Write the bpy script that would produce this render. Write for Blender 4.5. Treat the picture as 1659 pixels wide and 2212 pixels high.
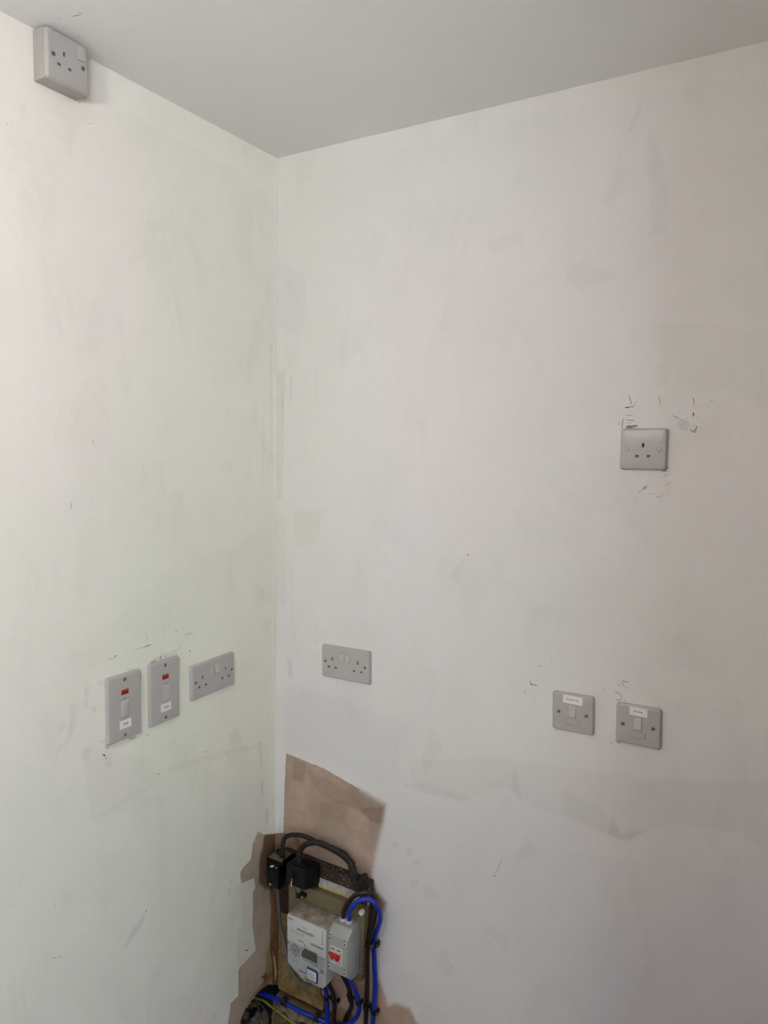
import bpy, bmesh, math, random
import numpy as np
from mathutils import Matrix, Vector

for _o in list(bpy.data.objects):
    bpy.data.objects.remove(_o, do_unlink=True)
SC = bpy.context.scene
COL = SC.collection

# ---------------------------------------------------------------- camera
CAM_POS = Vector((1.2505, -1.5167, 1.6855))
CAM_R = Vector((0.85562, 0.51734, 0.01664))
CAM_U = Vector((-0.06182, 0.07021, 0.99562))
CAM_F = Vector((-0.51390, 0.85290, -0.09205))
cam_data = bpy.data.cameras.new('camera')
cam = bpy.data.objects.new('camera', cam_data)
COL.objects.link(cam)
cam_m = Matrix((CAM_R, CAM_U, -CAM_F)).transposed().to_4x4()
cam_m.translation = CAM_POS
cam.matrix_world = cam_m
cam_data.sensor_fit = 'VERTICAL'
cam_data.sensor_height = 36.0
cam_data.lens = 36.0 * 1581.56 / 2212.0
cam_data.clip_start = 0.02
SC.camera = cam

# ---------------------------------------------------------------- room size, daylight, exposure
ROOM_X, ROOM_Y, ROOM_H = 3.5, -3.1, 2.4082
WIN = dict(x0=2.25, x1=3.42, z0=1.05, z1=2.15)        # window in the wall behind the camera
SKY_STRENGTH = 25.8
SKY_COLOR = (0.89, 1.0, 1.09)                        # overcast daylight
SIDE_BLOCKER_X, SIDE_BLOCKER_LEN = 1.56, 1.42                 # unseen side wall added to shade the right-hand side
LOW_BLOCKER = (2.06, 2.46, -2.30, -2.18, 1.42)           # x0, x1, y0, y1, height of the added light blocker
FILL_POS = (0.56, -1.60, 2.06)                         # added fill bulb, unseen behind the camera
FILL_STRENGTH = 520.0
FILL_COLOR = (1.0, 0.96, 0.92)
SC.view_settings.view_transform = 'Standard'
SC.view_settings.look = 'None'
SC.view_settings.gamma = 1.0
SC.view_settings.exposure = 0.0
SC.view_settings.use_curve_mapping = False
world = bpy.data.worlds.new('overcast_sky')
SC.world = world
world.use_nodes = True
_bg = world.node_tree.nodes['Background']
_bg.inputs[0].default_value = (*SKY_COLOR, 1)
_bg.inputs[1].default_value = SKY_STRENGTH
portal_data = bpy.data.lights.new('window_daylight', 'AREA')
portal_data.shape = 'RECTANGLE'
portal_data.size = WIN['x1'] - WIN['x0']
portal_data.size_y = WIN['z1'] - WIN['z0']
portal_data.cycles.is_portal = True
portal = bpy.data.objects.new('window_daylight', portal_data)
COL.objects.link(portal)
portal.location = ((WIN['x0'] + WIN['x1']) / 2, ROOM_Y - 0.01, (WIN['z0'] + WIN['z1']) / 2)
portal.rotation_euler = (math.pi / 2, 0, math.pi)          # faces +y, into the room
SC.cycles.use_denoising = True
SC.cycles.max_bounces = 8
SC.cycles.diffuse_bounces = 6

# ---------------------------------------------------------------- helpers
def lin(c):
    c = c / 255.0
    return c / 12.92 if c <= 0.04045 else ((c + 0.055) / 1.055) ** 2.4

def rgb(r, g, b):
    return (lin(r), lin(g), lin(b), 1.0)

def mat(name, col, rough=0.5, noise=None, bump=None, metallic=0.0, spec=0.5, col2=None, coords='Object'):
    """procedural material; noise=(scale, amount, detail) mixes col with col2 (or a darker col)"""
    m = bpy.data.materials.new(name)
    m.use_nodes = True
    nt = m.node_tree
    b = nt.nodes['Principled BSDF']
    b.inputs['Base Color'].default_value = col
    b.inputs['Roughness'].default_value = rough
    b.inputs['Metallic'].default_value = metallic
    b.inputs['Specular IOR Level'].default_value = spec
    tc = nt.nodes.new('ShaderNodeTexCoord')
    if noise:
        n = nt.nodes.new('ShaderNodeTexNoise')
        n.inputs['Scale'].default_value = noise[0]
        n.inputs['Detail'].default_value = noise[2] if len(noise) > 2 else 4
        n.inputs['Roughness'].default_value = 0.65
        nt.links.new(tc.outputs[coords], n.inputs['Vector'])
        ramp = nt.nodes.new('ShaderNodeValToRGB')
        h = noise[3] if len(noise) > 3 else 0.18
        ramp.color_ramp.elements[0].position = 0.5 - h
        ramp.color_ramp.elements[1].position = 0.5 + h
        c2 = col2 or tuple(v * (1 - noise[1]) for v in col[:3]) + (1,)
        ramp.color_ramp.elements[0].color = c2
        ramp.color_ramp.elements[1].color = col
        nt.links.new(n.outputs['Fac'], ramp.inputs['Fac'])
        nt.links.new(ramp.outputs['Color'], b.inputs['Base Color'])
    if bump:
        n2 = nt.nodes.new('ShaderNodeTexNoise')
        n2.inputs['Scale'].default_value = bump[0]
        n2.inputs['Detail'].default_value = 3
        nt.links.new(tc.outputs[coords], n2.inputs['Vector'])
        bp = nt.nodes.new('ShaderNodeBump')
        bp.inputs['Strength'].default_value = bump[1]
        bp.inputs['Distance'].default_value = bump[2]
        nt.links.new(n2.outputs['Fac'], bp.inputs['Height'])
        nt.links.new(bp.outputs['Normal'], b.inputs['Normal'])
    return m

def link(name, me, parent=None, material=None, smooth=None):
    o = bpy.data.objects.new(name, me)
    COL.objects.link(o)
    if material is not None:
        me.materials.clear()
        me.materials.append(material)
    if smooth is not None:
        me.polygons.foreach_set('use_smooth', [True] * len(me.polygons))
        me.set_sharp_from_angle(angle=math.radians(smooth))
    if parent is not None:
        o.parent = parent
    return o

def from_bm(name, bm, parent=None, material=None, smooth=None, recalc=True):
    if recalc:
        bmesh.ops.recalc_face_normals(bm, faces=bm.faces)
    me = bpy.data.meshes.new(name)
    bm.to_mesh(me)
    bm.free()
    return link(name, me, parent, material, smooth)

def tag(o, label, cat, group=None):
    o['label'] = label
    o['category'] = cat
    if group:
        o['group'] = group
    return o

def structure(o):
    o['kind'] = 'structure'
    return o

def thing(name, label, cat, m=None, group=None):
    o = bpy.data.objects.new(name, None)
    o.empty_display_size = 0.02
    COL.objects.link(o)
    if m is not None:
        o.matrix_world = m
    return tag(o, label, cat, group)

def at(x, d, z):
    """a point in front of the right wall: x along it, d out from it, z up"""
    return Vector((x, -d, z))

def add_box(bm, x0, x1, y0, y1, z0, z1, bevel=0.0, seg=2):
    r = bmesh.ops.create_cube(bm, size=1.0)
    vs = r['verts']
    bmesh.ops.scale(bm, vec=(abs(x1 - x0), abs(y1 - y0), abs(z1 - z0)), verts=vs)
    bmesh.ops.translate(bm, vec=((x0 + x1) / 2, (y0 + y1) / 2, (z0 + z1) / 2), verts=vs)
    if bevel > 0:
        es = {e for v in vs for e in v.link_edges}
        bmesh.ops.bevel(bm, geom=list(es), offset=bevel, segments=seg, profile=0.5, affect='EDGES')

def add_prism(bm, outline, axis, a, b, bevel=0.0, seg=2):
    """extrude a 2D outline; axis 'x': outline is (y, z); axis 'y': outline is (x, z); axis 'z': outline is (x, y)"""
    def pt(p, t):
        return {'x': (t, p[0], p[1]), 'y': (p[0], t, p[1]), 'z': (p[0], p[1], t)}[axis]
    lo = [bm.verts.new(pt(p, a)) for p in outline]
    hi = [bm.verts.new(pt(p, b)) for p in outline]
    n = len(outline)
    fs = [bm.faces.new(lo), bm.faces.new(hi)]
    for i in range(n):
        fs.append(bm.faces.new((lo[i], lo[(i + 1) % n], hi[(i + 1) % n], hi[i])))
    bmesh.ops.recalc_face_normals(bm, faces=fs)
    if bevel > 0:
        es = {e for f in fs for e in f.edges}
        bmesh.ops.bevel(bm, geom=list(es), offset=bevel, segments=seg, profile=0.5, affect='EDGES')

def add_cyl(bm, p0, p1, r0, r1=None, seg=20):
    p0, p1 = Vector(p0), Vector(p1)
    r1 = r0 if r1 is None else r1
    d = p1 - p0
    q = d.to_track_quat('Z', 'Y').to_matrix().to_4x4()
    q.translation = (p0 + p1) / 2
    bmesh.ops.create_cone(bm, cap_ends=True, segments=seg, radius1=r0, radius2=r1, depth=d.length, matrix=q)

def spline(pts, n=8):
    p = [Vector(q) for q in pts]
    p = [2 * p[0] - p[1]] + p + [2 * p[-1] - p[-2]]
    out = []
    for i in range(1, len(p) - 2):
        for k in range(n):
            t = k / n
            a, b, c, d = p[i - 1], p[i], p[i + 1], p[i + 2]
            out.append(0.5 * ((2 * b) + (c - a) * t + (2 * a - 5 * b + 4 * c - d) * t * t + (3 * b - a - 3 * c + d) * t ** 3))
    out.append(p[-2])
    return out

def add_tube(bm, pts, r, seg=14, n=8, wob=None):
    path = spline(pts, n) if n > 1 else [Vector(q) for q in pts]
    t = (path[1] - path[0]).normalized()
    u = t.orthogonal().normalized()
    rings = []
    for i, p in enumerate(path):
        if i == 0:
            tn = (path[1] - path[0])
        elif i == len(path) - 1:
            tn = (path[-1] - path[-2])
        else:
            tn = (path[i + 1] - path[i - 1])
        tn = tn.normalized()
        q = t.rotation_difference(tn)
        u = (q @ u)
        u = (u - tn * u.dot(tn)).normalized()
        t = tn
        w = t.cross(u)
        rr = r(i / (len(path) - 1)) if callable(r) else r
        ring = []
        for k in range(seg):
            a = 2 * math.pi * k / seg
            f = wob(i, a) if wob else 1.0
            ring.append(bm.verts.new(p + (u * math.cos(a) + w * math.sin(a)) * rr * f))
        rings.append(ring)
    for a, b in zip(rings, rings[1:]):
        for k in range(seg):
            bm.faces.new((a[k], a[(k + 1) % seg], b[(k + 1) % seg], b[k]))
    bm.faces.new(rings[0][::-1])
    bm.faces.new(rings[-1])

def rrect(w, h, r, cx=0.0, cy=0.0, seg=5):
    out = []
    for sx, sy, a0 in ((1, 1, 0), (-1, 1, 90), (-1, -1, 180), (1, -1, 270)):
        for k in range(seg + 1):
            a = math.radians(a0 + 90 * k / seg)
            out.append((cx + sx * (w / 2 - r) + r * math.cos(a), cy + sy * (h / 2 - r) + r * math.sin(a)))
    return out

# ---- numpy helpers for wall colour
def vnoise(u, v, cell, seed):
    rs = np.random.RandomState(seed)
    n = 256
    g = rs.rand(n, n)
    x, y = u / cell, v / cell
    xi, yi = np.floor(x).astype(int), np.floor(y).astype(int)
    fx, fy = x - xi, y - yi
    fx, fy = fx * fx * (3 - 2 * fx), fy * fy * (3 - 2 * fy)
    a = g[xi % n, yi % n]; b = g[(xi + 1) % n, yi % n]
    c = g[xi % n, (yi + 1) % n]; d = g[(xi + 1) % n, (yi + 1) % n]
    return (a * (1 - fx) + b * fx) * (1 - fy) + (c * (1 - fx) + d * fx) * fy - 0.5

def fbm(u, v, cell, seed, octv=4):
    s, amp = 0.0, 1.0
    for k in range(octv):
        s = s + amp * vnoise(u, v, cell / 2 ** k, seed + k)
        amp *= 0.55
    return s

def poly_sd(u, v, poly):
    """signed distance, positive inside"""
    d2 = np.full(u.shape, 1e9)
    ins = np.zeros(u.shape, bool)
    n = len(poly)
    for i in range(n):
        ax, ay = poly[i]
        bx, by = poly[(i + 1) % n]
        ex, ey = bx - ax, by - ay
        wx, wy = u - ax, v - ay
        t = np.clip((wx * ex + wy * ey) / (ex * ex + ey * ey + 1e-12), 0, 1)
        d2 = np.minimum(d2, (wx - ex * t) ** 2 + (wy - ey * t) ** 2)
        c = (ay > v) != (by > v)
        if abs(ey) > 1e-12:
            ins ^= c & (u < ex * (v - ay) / ey + ax)
    return np.where(ins, 1, -1) * np.sqrt(d2)

def apply_tones(colour, u, v, tones, gain=1.0):
    for k, (poly, f, soft) in enumerate(tones):
        xs = [p[0] for p in poly]; ys = [p[1] for p in poly]
        m = (u > min(xs) - soft) & (u < max(xs) + soft) & (v > min(ys) - soft) & (v < max(ys) + soft)
        idx = np.nonzero(m)[0]
        if len(idx) == 0:
            continue
        uu, vv = u[idx], v[idx]
        amp = min(0.02, 0.004 + 0.7 * soft)
        uu = uu + amp * fbm(uu, vv, 0.05 + soft, 11 + k, 3)
        vv = vv + amp * fbm(uu, vv, 0.05 + soft, 57 + k, 3)
        sd = poly_sd(uu, vv, poly)
        t = np.clip((sd + soft * 0.5) / soft, 0, 1)
        t = t * t * (3 - 2 * t)
        fac = 1 + (np.array(f)[None, :] - 1) * gain * t[:, None]
        colour[idx] *= fac

# ---------------------------------------------------------------- paint patches, some painted shade, bare plaster and marks, in wall coordinates (metres)
TONES_LEFT = [([(-0.415, 2.421), (0.003, 2.411), (0.015, 0.023), (-0.065, 0.081), (-0.432, 0.584), (-0.518, 1.349), (-0.515, 1.779), (-0.422, 1.989)], (0.965, 0.995, 0.955), 0.06),
([(-0.758, 1.641), (-0.453, 1.637), (-0.298, 1.087), (-0.337, 0.275), (-0.792, 0.602)], (0.98, 0.995, 0.985), 0.1), ([(-0.55, 2.404), (0.007, 2.407), (0.008, 2.264), (-0.042,
2.307), (-0.199, 2.334), (-0.341, 2.337), (-0.497, 2.348)], (1.025, 1.03, 1.035), 0.004), ([(-0.06, 2.357), (0.007, 2.378), (0.008, 2.159), (-0.024, 2.244)], (1.0, 1.01, 1.03),
0.01), ([(-0.622, 2.312), (-0.556, 2.333), (-0.563, 2.293), (-0.588, 2.275), (-0.6, 2.217), (-0.614, 2.216), (-0.618, 2.264), (-0.65, 2.276)], (0.965, 0.955, 0.93), 0.012),
([(-0.7, 2.266), (-0.687, 2.275), (-0.692, 2.245), (-0.698, 2.244)], (0.96, 0.96, 0.96), 0.005), ([(-0.651, 2.256), (-0.614, 2.249), (-0.604, 2.236), (-0.633, 2.234)], (0.975,
0.975, 0.975), 0.008), ([(-0.38, 1.388), (-0.067, 1.452), (0.008, 1.383), (0.01, 0.998), (-0.461, 1.155), (-0.629, 1.258)], (0.97, 0.975, 0.97), 0.03), ([(-0.671, 1.048), (-0.634,
1.091), (-0.645, 1.057), (-0.617, 1.123), (-0.611, 1.159), (-0.627, 1.164), (-0.639, 1.102)], (0.93, 0.93, 0.92), 0.01), ([(-0.6, 1.191), (-0.587, 1.19), (-0.589, 1.172), (-0.598,
1.167)], (0.92, 0.92, 0.92), 0.004), ([(-0.584, 1.141), (-0.57, 1.139), (-0.571, 1.127), (-0.58, 1.126)], (0.9, 0.9, 0.9), 0.004), ([(-0.6, 1.161), (-0.593, 1.159), (-0.593,
1.148), (-0.6, 1.15)], (0.9, 0.9, 0.9), 0.003), ([(-0.567, 1.195), (-0.547, 1.191), (-0.547, 1.177), (-0.563, 1.182)], (0.92, 0.92, 0.92), 0.005), ([(-0.63, 1.16), (-0.622, 1.162),
(-0.625, 1.088), (-0.634, 1.1)], (0.95, 0.95, 0.95), 0.006), ([(-0.653, 1.13), (-0.641, 1.135), (-0.643, 1.113), (-0.654, 1.112)], (0.93, 0.93, 0.93), 0.005), ([(-0.608, 1.062),
(-0.583, 1.061), (-0.593, 1.037), (-0.605, 1.042)], (0.93, 0.93, 0.93), 0.005), ([(-0.564, 1.066), (-0.549, 1.065), (-0.547, 1.056), (-0.561, 1.059)], (0.9, 0.9, 0.9), 0.003),
([(-0.494, 1.048), (-0.463, 1.046), (-0.469, 1.035), (-0.488, 1.037)], (0.88, 0.88, 0.88), 0.003), ([(-0.554, 1.013), (-0.531, 1.019), (-0.537, 1.001), (-0.548, 1.001)], (0.94,
0.94, 0.94), 0.004), ([(-0.429, 1.204), (-0.402, 1.208), (-0.407, 1.191), (-0.425, 1.189)], (0.86, 0.86, 0.86), 0.003), ([(-0.402, 1.211), (-0.349, 1.209), (-0.349, 1.194),
(-0.396, 1.193)], (0.88, 0.88, 0.88), 0.004), ([(-0.456, 1.185), (-0.446, 1.177), (-0.443, 1.129), (-0.452, 1.09), (-0.458, 1.134)], (0.94, 0.94, 0.94), 0.004), ([(-0.603, 1.07),
(-0.426, 0.975), (-0.413, 0.916), (-0.466, 0.906), (-0.585, 0.901), (-0.599, 0.981)], (0.968, 0.96, 0.955), 0.004), ([(-0.38, 0.853), (-0.465, 0.927), (-0.585, 0.906), (-0.551,
0.901)], (0.975, 0.975, 0.975), 0.006), ([(-0.45, 0.635), (-0.458, 0.601), (-0.503, 0.572), (-0.512, 0.572), (-0.49, 0.607)], (0.88, 0.88, 0.88), 0.003), ([(-0.206, 0.912),
(-0.112, 0.906), (-0.103, 0.843), (-0.156, 0.838)], (0.95, 0.955, 0.945), 0.005), ([(-0.181, 0.947), (-0.152, 0.96), (-0.13, 0.92), (-0.138, 0.911), (-0.181, 0.918)], (0.92, 0.92,
0.92), 0.005), ([(-0.379, 0.941), (-0.222, 0.918), (-0.066, 0.889), (-0.066, 0.878), (-0.222, 0.9), (-0.372, 0.924)], (0.95, 0.95, 0.95), 0.004), ([(-0.026, 1.942), (-0.017,
1.943), (-0.012, 1.632), (-0.021, 1.632)], (0.94, 0.94, 0.94), 0.001), ([(-0.057, 1.751), (-0.046, 1.752), (-0.049, 1.572), (-0.056, 1.572)], (0.96, 0.96, 0.96), 0.003), ([(-0.068,
0.894), (-0.057, 0.89), (-0.055, 0.812), (-0.062, 0.815)], (0.88, 0.88, 0.88), 0.002), ([(-0.062, 0.776), (-0.053, 0.772), (-0.051, 0.73), (-0.058, 0.733)], (0.86, 0.86, 0.86),
0.002), ([(-0.041, 0.689), (-0.033, 0.685), (-0.033, 0.643), (-0.039, 0.648)], (0.8, 0.8, 0.8), 0.002), ([(-0.058, 1.305), (-0.048, 1.303), (-0.048, 1.272), (-0.061, 1.274)],
(0.93, 0.93, 0.93), 0.003), ([(-0.011, 2.406), (0.007, 2.413), (0.007, 1.631), (0.006, 0.601), (-0.021, 0.614), (-0.014, 1.632)], (1.03, 1.03, 1.02), 0.002), ([(-0.409, 0.915),
(-0.414, 0.618), (-0.404, 0.624), (-0.382, 0.725), (-0.388, 0.784)], (0.97, 0.97, 0.97), 0.004), ([(-0.587, 0.826), (-0.48, 0.795), (-0.482, 0.721), (-0.555, 0.697)], (0.985,
0.985, 0.985), 0.02), ([(-0.144, 0.534), (-0.081, 0.517), (-0.079, 0.49), (-0.09, 0.469), (-0.088, 0.396), (-0.081, 0.318), (-0.081, 0.303), (-0.15, 0.294), (-0.153, 0.408),
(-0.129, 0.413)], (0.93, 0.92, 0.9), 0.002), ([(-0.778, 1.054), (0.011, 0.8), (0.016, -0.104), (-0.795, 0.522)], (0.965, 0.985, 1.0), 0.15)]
TONES_RIGHT = [([(0.003, 2.41), (0.203, 2.395), (0.236, 1.977), (0.184, 1.752), (0.424, 1.643), (0.245, 1.348), (0.007, 1.321)], (0.972, 0.99, 0.945), 0.06), ([(0.286, 2.189),
(0.527, 2.207), (0.788, 2.124), (0.755, 1.75), (0.546, 1.541), (0.361, 1.641)], (1.012, 0.99, 0.985), 0.1), ([(-0.004, 2.409), (1.144, 2.409), (1.147, 2.349), (0.824, 2.372),
(0.522, 2.37), (0.148, 2.351), (0.077, 2.307), (-0.003, 2.296)], (1.025, 1.02, 1.01), 0.006), ([(-0.003, 2.158), (0.094, 2.101), (0.097, 2.009), (0.065, 1.953), (-0.002, 1.993)],
(0.96, 0.955, 0.985), 0.006), ([(0.892, 2.349), (0.901, 2.334), (0.886, 2.294), (0.881, 2.295)], (0.93, 0.93, 0.93), 0.006), ([(0.833, 2.172), (0.858, 2.221), (0.865, 2.264),
(0.877, 2.2), (0.852, 2.16)], (0.955, 0.955, 0.955), 0.01), ([(0.92, 2.296), (0.953, 2.231), (0.968, 2.1), (0.938, 2.104), (0.921, 2.193)], (0.945, 0.945, 0.945), 0.01), ([(0.762,
2.062), (0.8, 2.063), (0.866, 2.033), (0.803, 2.002), (0.763, 2.025)], (0.945, 0.955, 0.95), 0.012), ([(0.585, 2.136), (0.659, 2.136), (0.67, 2.106), (0.596, 2.105)], (0.965,
0.955, 0.98), 0.01), ([(0.933, 1.938), (1.034, 1.926), (1.144, 1.898), (1.151, 1.781), (1.007, 1.81), (0.953, 1.874)], (0.965, 0.965, 0.965), 0.015), ([(0.954, 1.856), (0.976,
1.855), (0.974, 1.811), (0.956, 1.812)], (0.95, 0.95, 0.95), 0.008), ([(0.195, 1.957), (0.289, 1.984), (0.303, 1.95), (0.21, 1.877)], (0.965, 0.965, 0.965), 0.01), ([(0.062,
2.388), (0.091, 2.383), (0.085, 2.306), (0.063, 2.321)], (0.965, 0.965, 0.965), 0.006), ([(0.058, 1.508), (0.153, 1.515), (0.144, 1.433), (0.069, 1.409)], (0.96, 0.96, 0.95),
0.003), ([(-0.001, 1.874), (0.029, 1.873), (0.027, 1.753), (0.022, 1.534), (-0.0, 1.533)], (0.925, 0.915, 0.9), 0.002), ([(0.019, 1.813), (0.024, 1.813), (0.024, 1.729), (0.021,
1.729)], (0.88, 0.88, 0.88), 0.001), ([(0.042, 1.86), (0.054, 1.86), (0.051, 1.789), (0.044, 1.765)], (0.945, 0.945, 0.945), 0.002), ([(0.0, 1.496), (0.035, 1.498), (0.031, 1.249),
(0.001, 1.245)], (0.96, 0.96, 0.96), 0.002), ([(0.052, 1.413), (0.057, 1.414), (0.058, 1.202), (0.053, 1.202)], (0.95, 0.95, 0.95), 0.001), ([(0.043, 1.111), (0.059, 1.101),
(0.062, 1.057), (0.046, 1.061)], (0.9, 0.9, 0.9), 0.005), ([(0.102, 1.184), (0.302, 1.261), (0.343, 1.232), (0.331, 1.183), (0.132, 1.163)], (0.98, 0.98, 0.98), 0.01), ([(-0.008,
0.999), (0.072, 1.04), (0.439, 1.017), (0.378, 0.838), (0.036, 0.852)], (0.94, 0.95, 0.945), 0.05), ([(0.002, 1.13), (0.035, 1.11), (0.04, 0.84), (0.031, 0.61), (-0.003, 0.6)],
(1.0, 1.01, 1.015), 0.003), ([(0.415, 0.918), (0.622, 0.969), (0.677, 0.983), (0.968, 1.014), (1.223, 1.071), (1.233, 0.902), (1.152, 0.95), (1.035, 0.934), (0.938, 0.871), (0.735,
0.89), (0.663, 0.919), (0.567, 0.848), (0.43, 0.852)], (0.958, 0.954, 0.945), 0.004), ([(0.907, 0.912), (0.932, 0.884), (0.982, 0.909), (0.942, 0.87), (0.899, 0.869)], (0.9, 0.9,
0.89), 0.005), ([(0.806, 0.951), (0.877, 0.929), (0.928, 0.883), (0.89, 0.866), (0.799, 0.886)], (0.965, 0.965, 0.965), 0.006), ([(0.391, 0.841), (0.468, 0.873), (0.578, 0.868),
(0.567, 0.848), (0.43, 0.846)], (0.95, 0.95, 0.95), 0.005), ([(0.689, 0.974), (0.714, 0.894), (0.68, 0.918)], (0.94, 0.94, 0.94), 0.005), ([(0.477, 1.014), (0.509, 0.97), (0.467,
0.885), (0.448, 0.915)], (0.945, 0.945, 0.945), 0.008), ([(0.727, 0.822), (0.755, 0.788), (0.729, 0.768), (0.686, 0.733)], (0.955, 0.955, 0.955), 0.005), ([(0.696, 0.769), (0.728,
0.795), (1.124, 0.861), (1.156, 0.867), (1.142, 0.68), (1.037, 0.526), (0.837, 0.448), (0.695, 0.477), (0.703, 0.56)], (0.98, 0.98, 0.985), 0.003), ([(0.374, 0.692), (0.394,
0.703), (0.397, 0.689), (0.381, 0.677)], (0.92, 0.92, 0.92), 0.003), ([(0.415, 0.688), (0.433, 0.698), (0.434, 0.677), (0.418, 0.674)], (0.92, 0.92, 0.92), 0.003), ([(0.438,
0.664), (0.457, 0.672), (0.458, 0.656), (0.442, 0.651)], (0.94, 0.94, 0.94), 0.003), ([(0.433, 0.608), (0.455, 0.621), (0.451, 0.602), (0.436, 0.591)], (0.93, 0.93, 0.93), 0.003),
([(0.468, 0.614), (0.512, 0.611), (0.507, 0.586), (0.475, 0.58)], (0.95, 0.95, 0.95), 0.005), ([(0.491, 0.442), (0.529, 0.463), (0.561, 0.41), (0.543, 0.397)], (0.95, 0.95, 0.95),
0.008), ([(0.344, 0.484), (0.384, 0.524), (0.413, 0.423), (0.36, 0.34)], (0.97, 0.97, 0.97), 0.02), ([(0.623, 0.558), (0.652, 0.574), (0.686, 0.564), (0.693, 0.522), (0.67,
0.535)], (0.95, 0.95, 0.95), 0.004), ([(0.516, 1.377), (0.533, 1.406), (0.561, 1.436), (0.556, 1.419), (0.534, 1.367)], (0.945, 0.945, 0.945), 0.004), ([(0.973, 1.296), (1.032,
1.324), (1.124, 1.31), (1.103, 1.244), (0.993, 1.252)], (0.965, 0.965, 0.965), 0.02), ([(0.665, 1.342), (0.768, 1.415), (0.914, 1.393), (0.87, 1.319), (0.688, 1.314)], (0.975,
0.985, 0.98), 0.03), ([(0.01, 0.674), (1.221, 1.106), (1.261, 0.425), (0.014, -0.228)], (0.935, 0.945, 0.965), 0.2), ([(0.901, 0.615), (1.234, 0.884), (1.261, 0.425), (0.707,  # wide lower tone: cool paint, with shade near the meter painted in
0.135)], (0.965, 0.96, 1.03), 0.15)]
BARE_LEFT = [(0.012, 0.597), (-0.043, 0.62), (-0.071, 0.641), (-0.092, 0.617), (-0.099, 0.577), (-0.132, 0.568), (-0.141, 0.562), (-0.137, 0.529), (-0.086, 0.517), (-0.081, 0.491),
(-0.092, 0.477), (-0.09, 0.436), (-0.094, 0.392), (-0.082, 0.322), (-0.081, 0.307), (-0.148, 0.296), (-0.149, 0.221), (-0.177, 0.22), (-0.193, 0.149), (-0.21, 0.071), (0.016,
-0.104)]
BARE_RIGHT = [(0.038, 0.844), (0.165, 0.832), (0.254, 0.811), (0.356, 0.787), (0.35, 0.739), (0.33, 0.653), (0.318, 0.582), (0.331, 0.549), (0.363, 0.529), (0.352, 0.481), (0.335,
0.406), (0.339, 0.318), (0.359, 0.288), (0.373, 0.254), (0.396, 0.27), (0.436, 0.274), (0.471, 0.225), (0.499, 0.151), (-0.013, -0.097), (-0.011, 0.6), (0.03, 0.613), (0.032,
0.72)]
HOLE_LEFT = [(-0.006, 0.159), (-0.032, 0.171), (-0.05, 0.175), (-0.071, 0.175), (-0.094, 0.172), (-0.122, 0.164), (-0.133, 0.152), (-0.14, 0.134), (-0.149, 0.11), (-0.154, 0.028),
(0.02, -0.107), (0.019, 0.143)]
STAINS_LEFT = [([(0.012, 0.612), (-0.043, 0.624), (-0.066, 0.569), (-0.069, 0.504), (-0.037, 0.46), (0.013, 0.434)], (0.35, 0.26, 0.2), 0.012), ([(0.013, 0.461), (-0.021, 0.472),
(-0.018, 0.3), (-0.006, 0.154), (0.015, 0.14)], (0.5, 0.36, 0.22), 0.006), ([(-0.036, 0.27), (0.014, 0.323), (0.015, 0.126), (-0.046, 0.18)], (0.72, 0.62, 0.42), 0.008), ([(-0.127,
0.171), (-0.05, 0.197), (-0.016, 0.205), (-0.01, 0.193), (-0.046, 0.173), (-0.094, 0.172)], (0.72, 0.56, 0.44), 0.002), ([(-0.059, 0.214), (-0.03, 0.214), (-0.04, 0.193)], (0.3,
0.3, 0.25), 0.002)]
STAINS_RIGHT = [([(-0.006, 0.615), (0.075, 0.626), (0.091, 0.591), (0.043, 0.51), (-0.006, 0.493)], (0.55, 0.45, 0.4), 0.012), ([(0.067, 0.834), (0.108, 0.831), (0.097, 0.776),
(0.061, 0.78)], (0.82, 0.82, 0.82), 0.006), ([(0.105, 0.81), (0.352, 0.782), (0.352, 0.758), (0.283, 0.751), (0.166, 0.756)], (0.88, 0.88, 0.88), 0.01), ([(0.283, 0.757), (0.356,
0.784), (0.347, 0.733), (0.311, 0.728)], (0.78, 0.72, 0.66), 0.008), ([(0.075, 0.626), (0.299, 0.631), (0.343, 0.534), (0.329, 0.504), (0.286, 0.564), (0.075, 0.573)], (0.8, 0.76,
0.74), 0.02), ([(0.151, 0.739), (0.254, 0.768), (0.226, 0.697), (0.152, 0.688)], (0.9, 0.9, 0.88), 0.01), ([(0.075, 0.56), (0.257, 0.568), (0.272, 0.534), (0.138, 0.528)], (1.12,
1.06, 1.05), 0.02), ([(0.247, 0.747), (0.304, 0.738), (0.305, 0.695), (0.27, 0.697)], (1.1, 1.08, 1.06), 0.008), ([(0.318, 0.588), (0.37, 0.537), (0.352, 0.475), (0.324, 0.502)],
(0.7, 0.6, 0.54), 0.01), ([(-0.006, 0.425), (0.044, 0.442), (0.045, 0.169), (-0.005, 0.148)], (0.55, 0.4, 0.25), 0.01), ([(-0.005, 0.162), (0.263, 0.182), (0.294, 0.052), (-0.004,
-0.093)], (0.6, 0.5, 0.36), 0.02), ([(0.172, 0.289), (0.361, 0.327), (0.457, 0.256), (0.173, 0.129)], (1.02, 0.92, 0.9), 0.04)]
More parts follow.
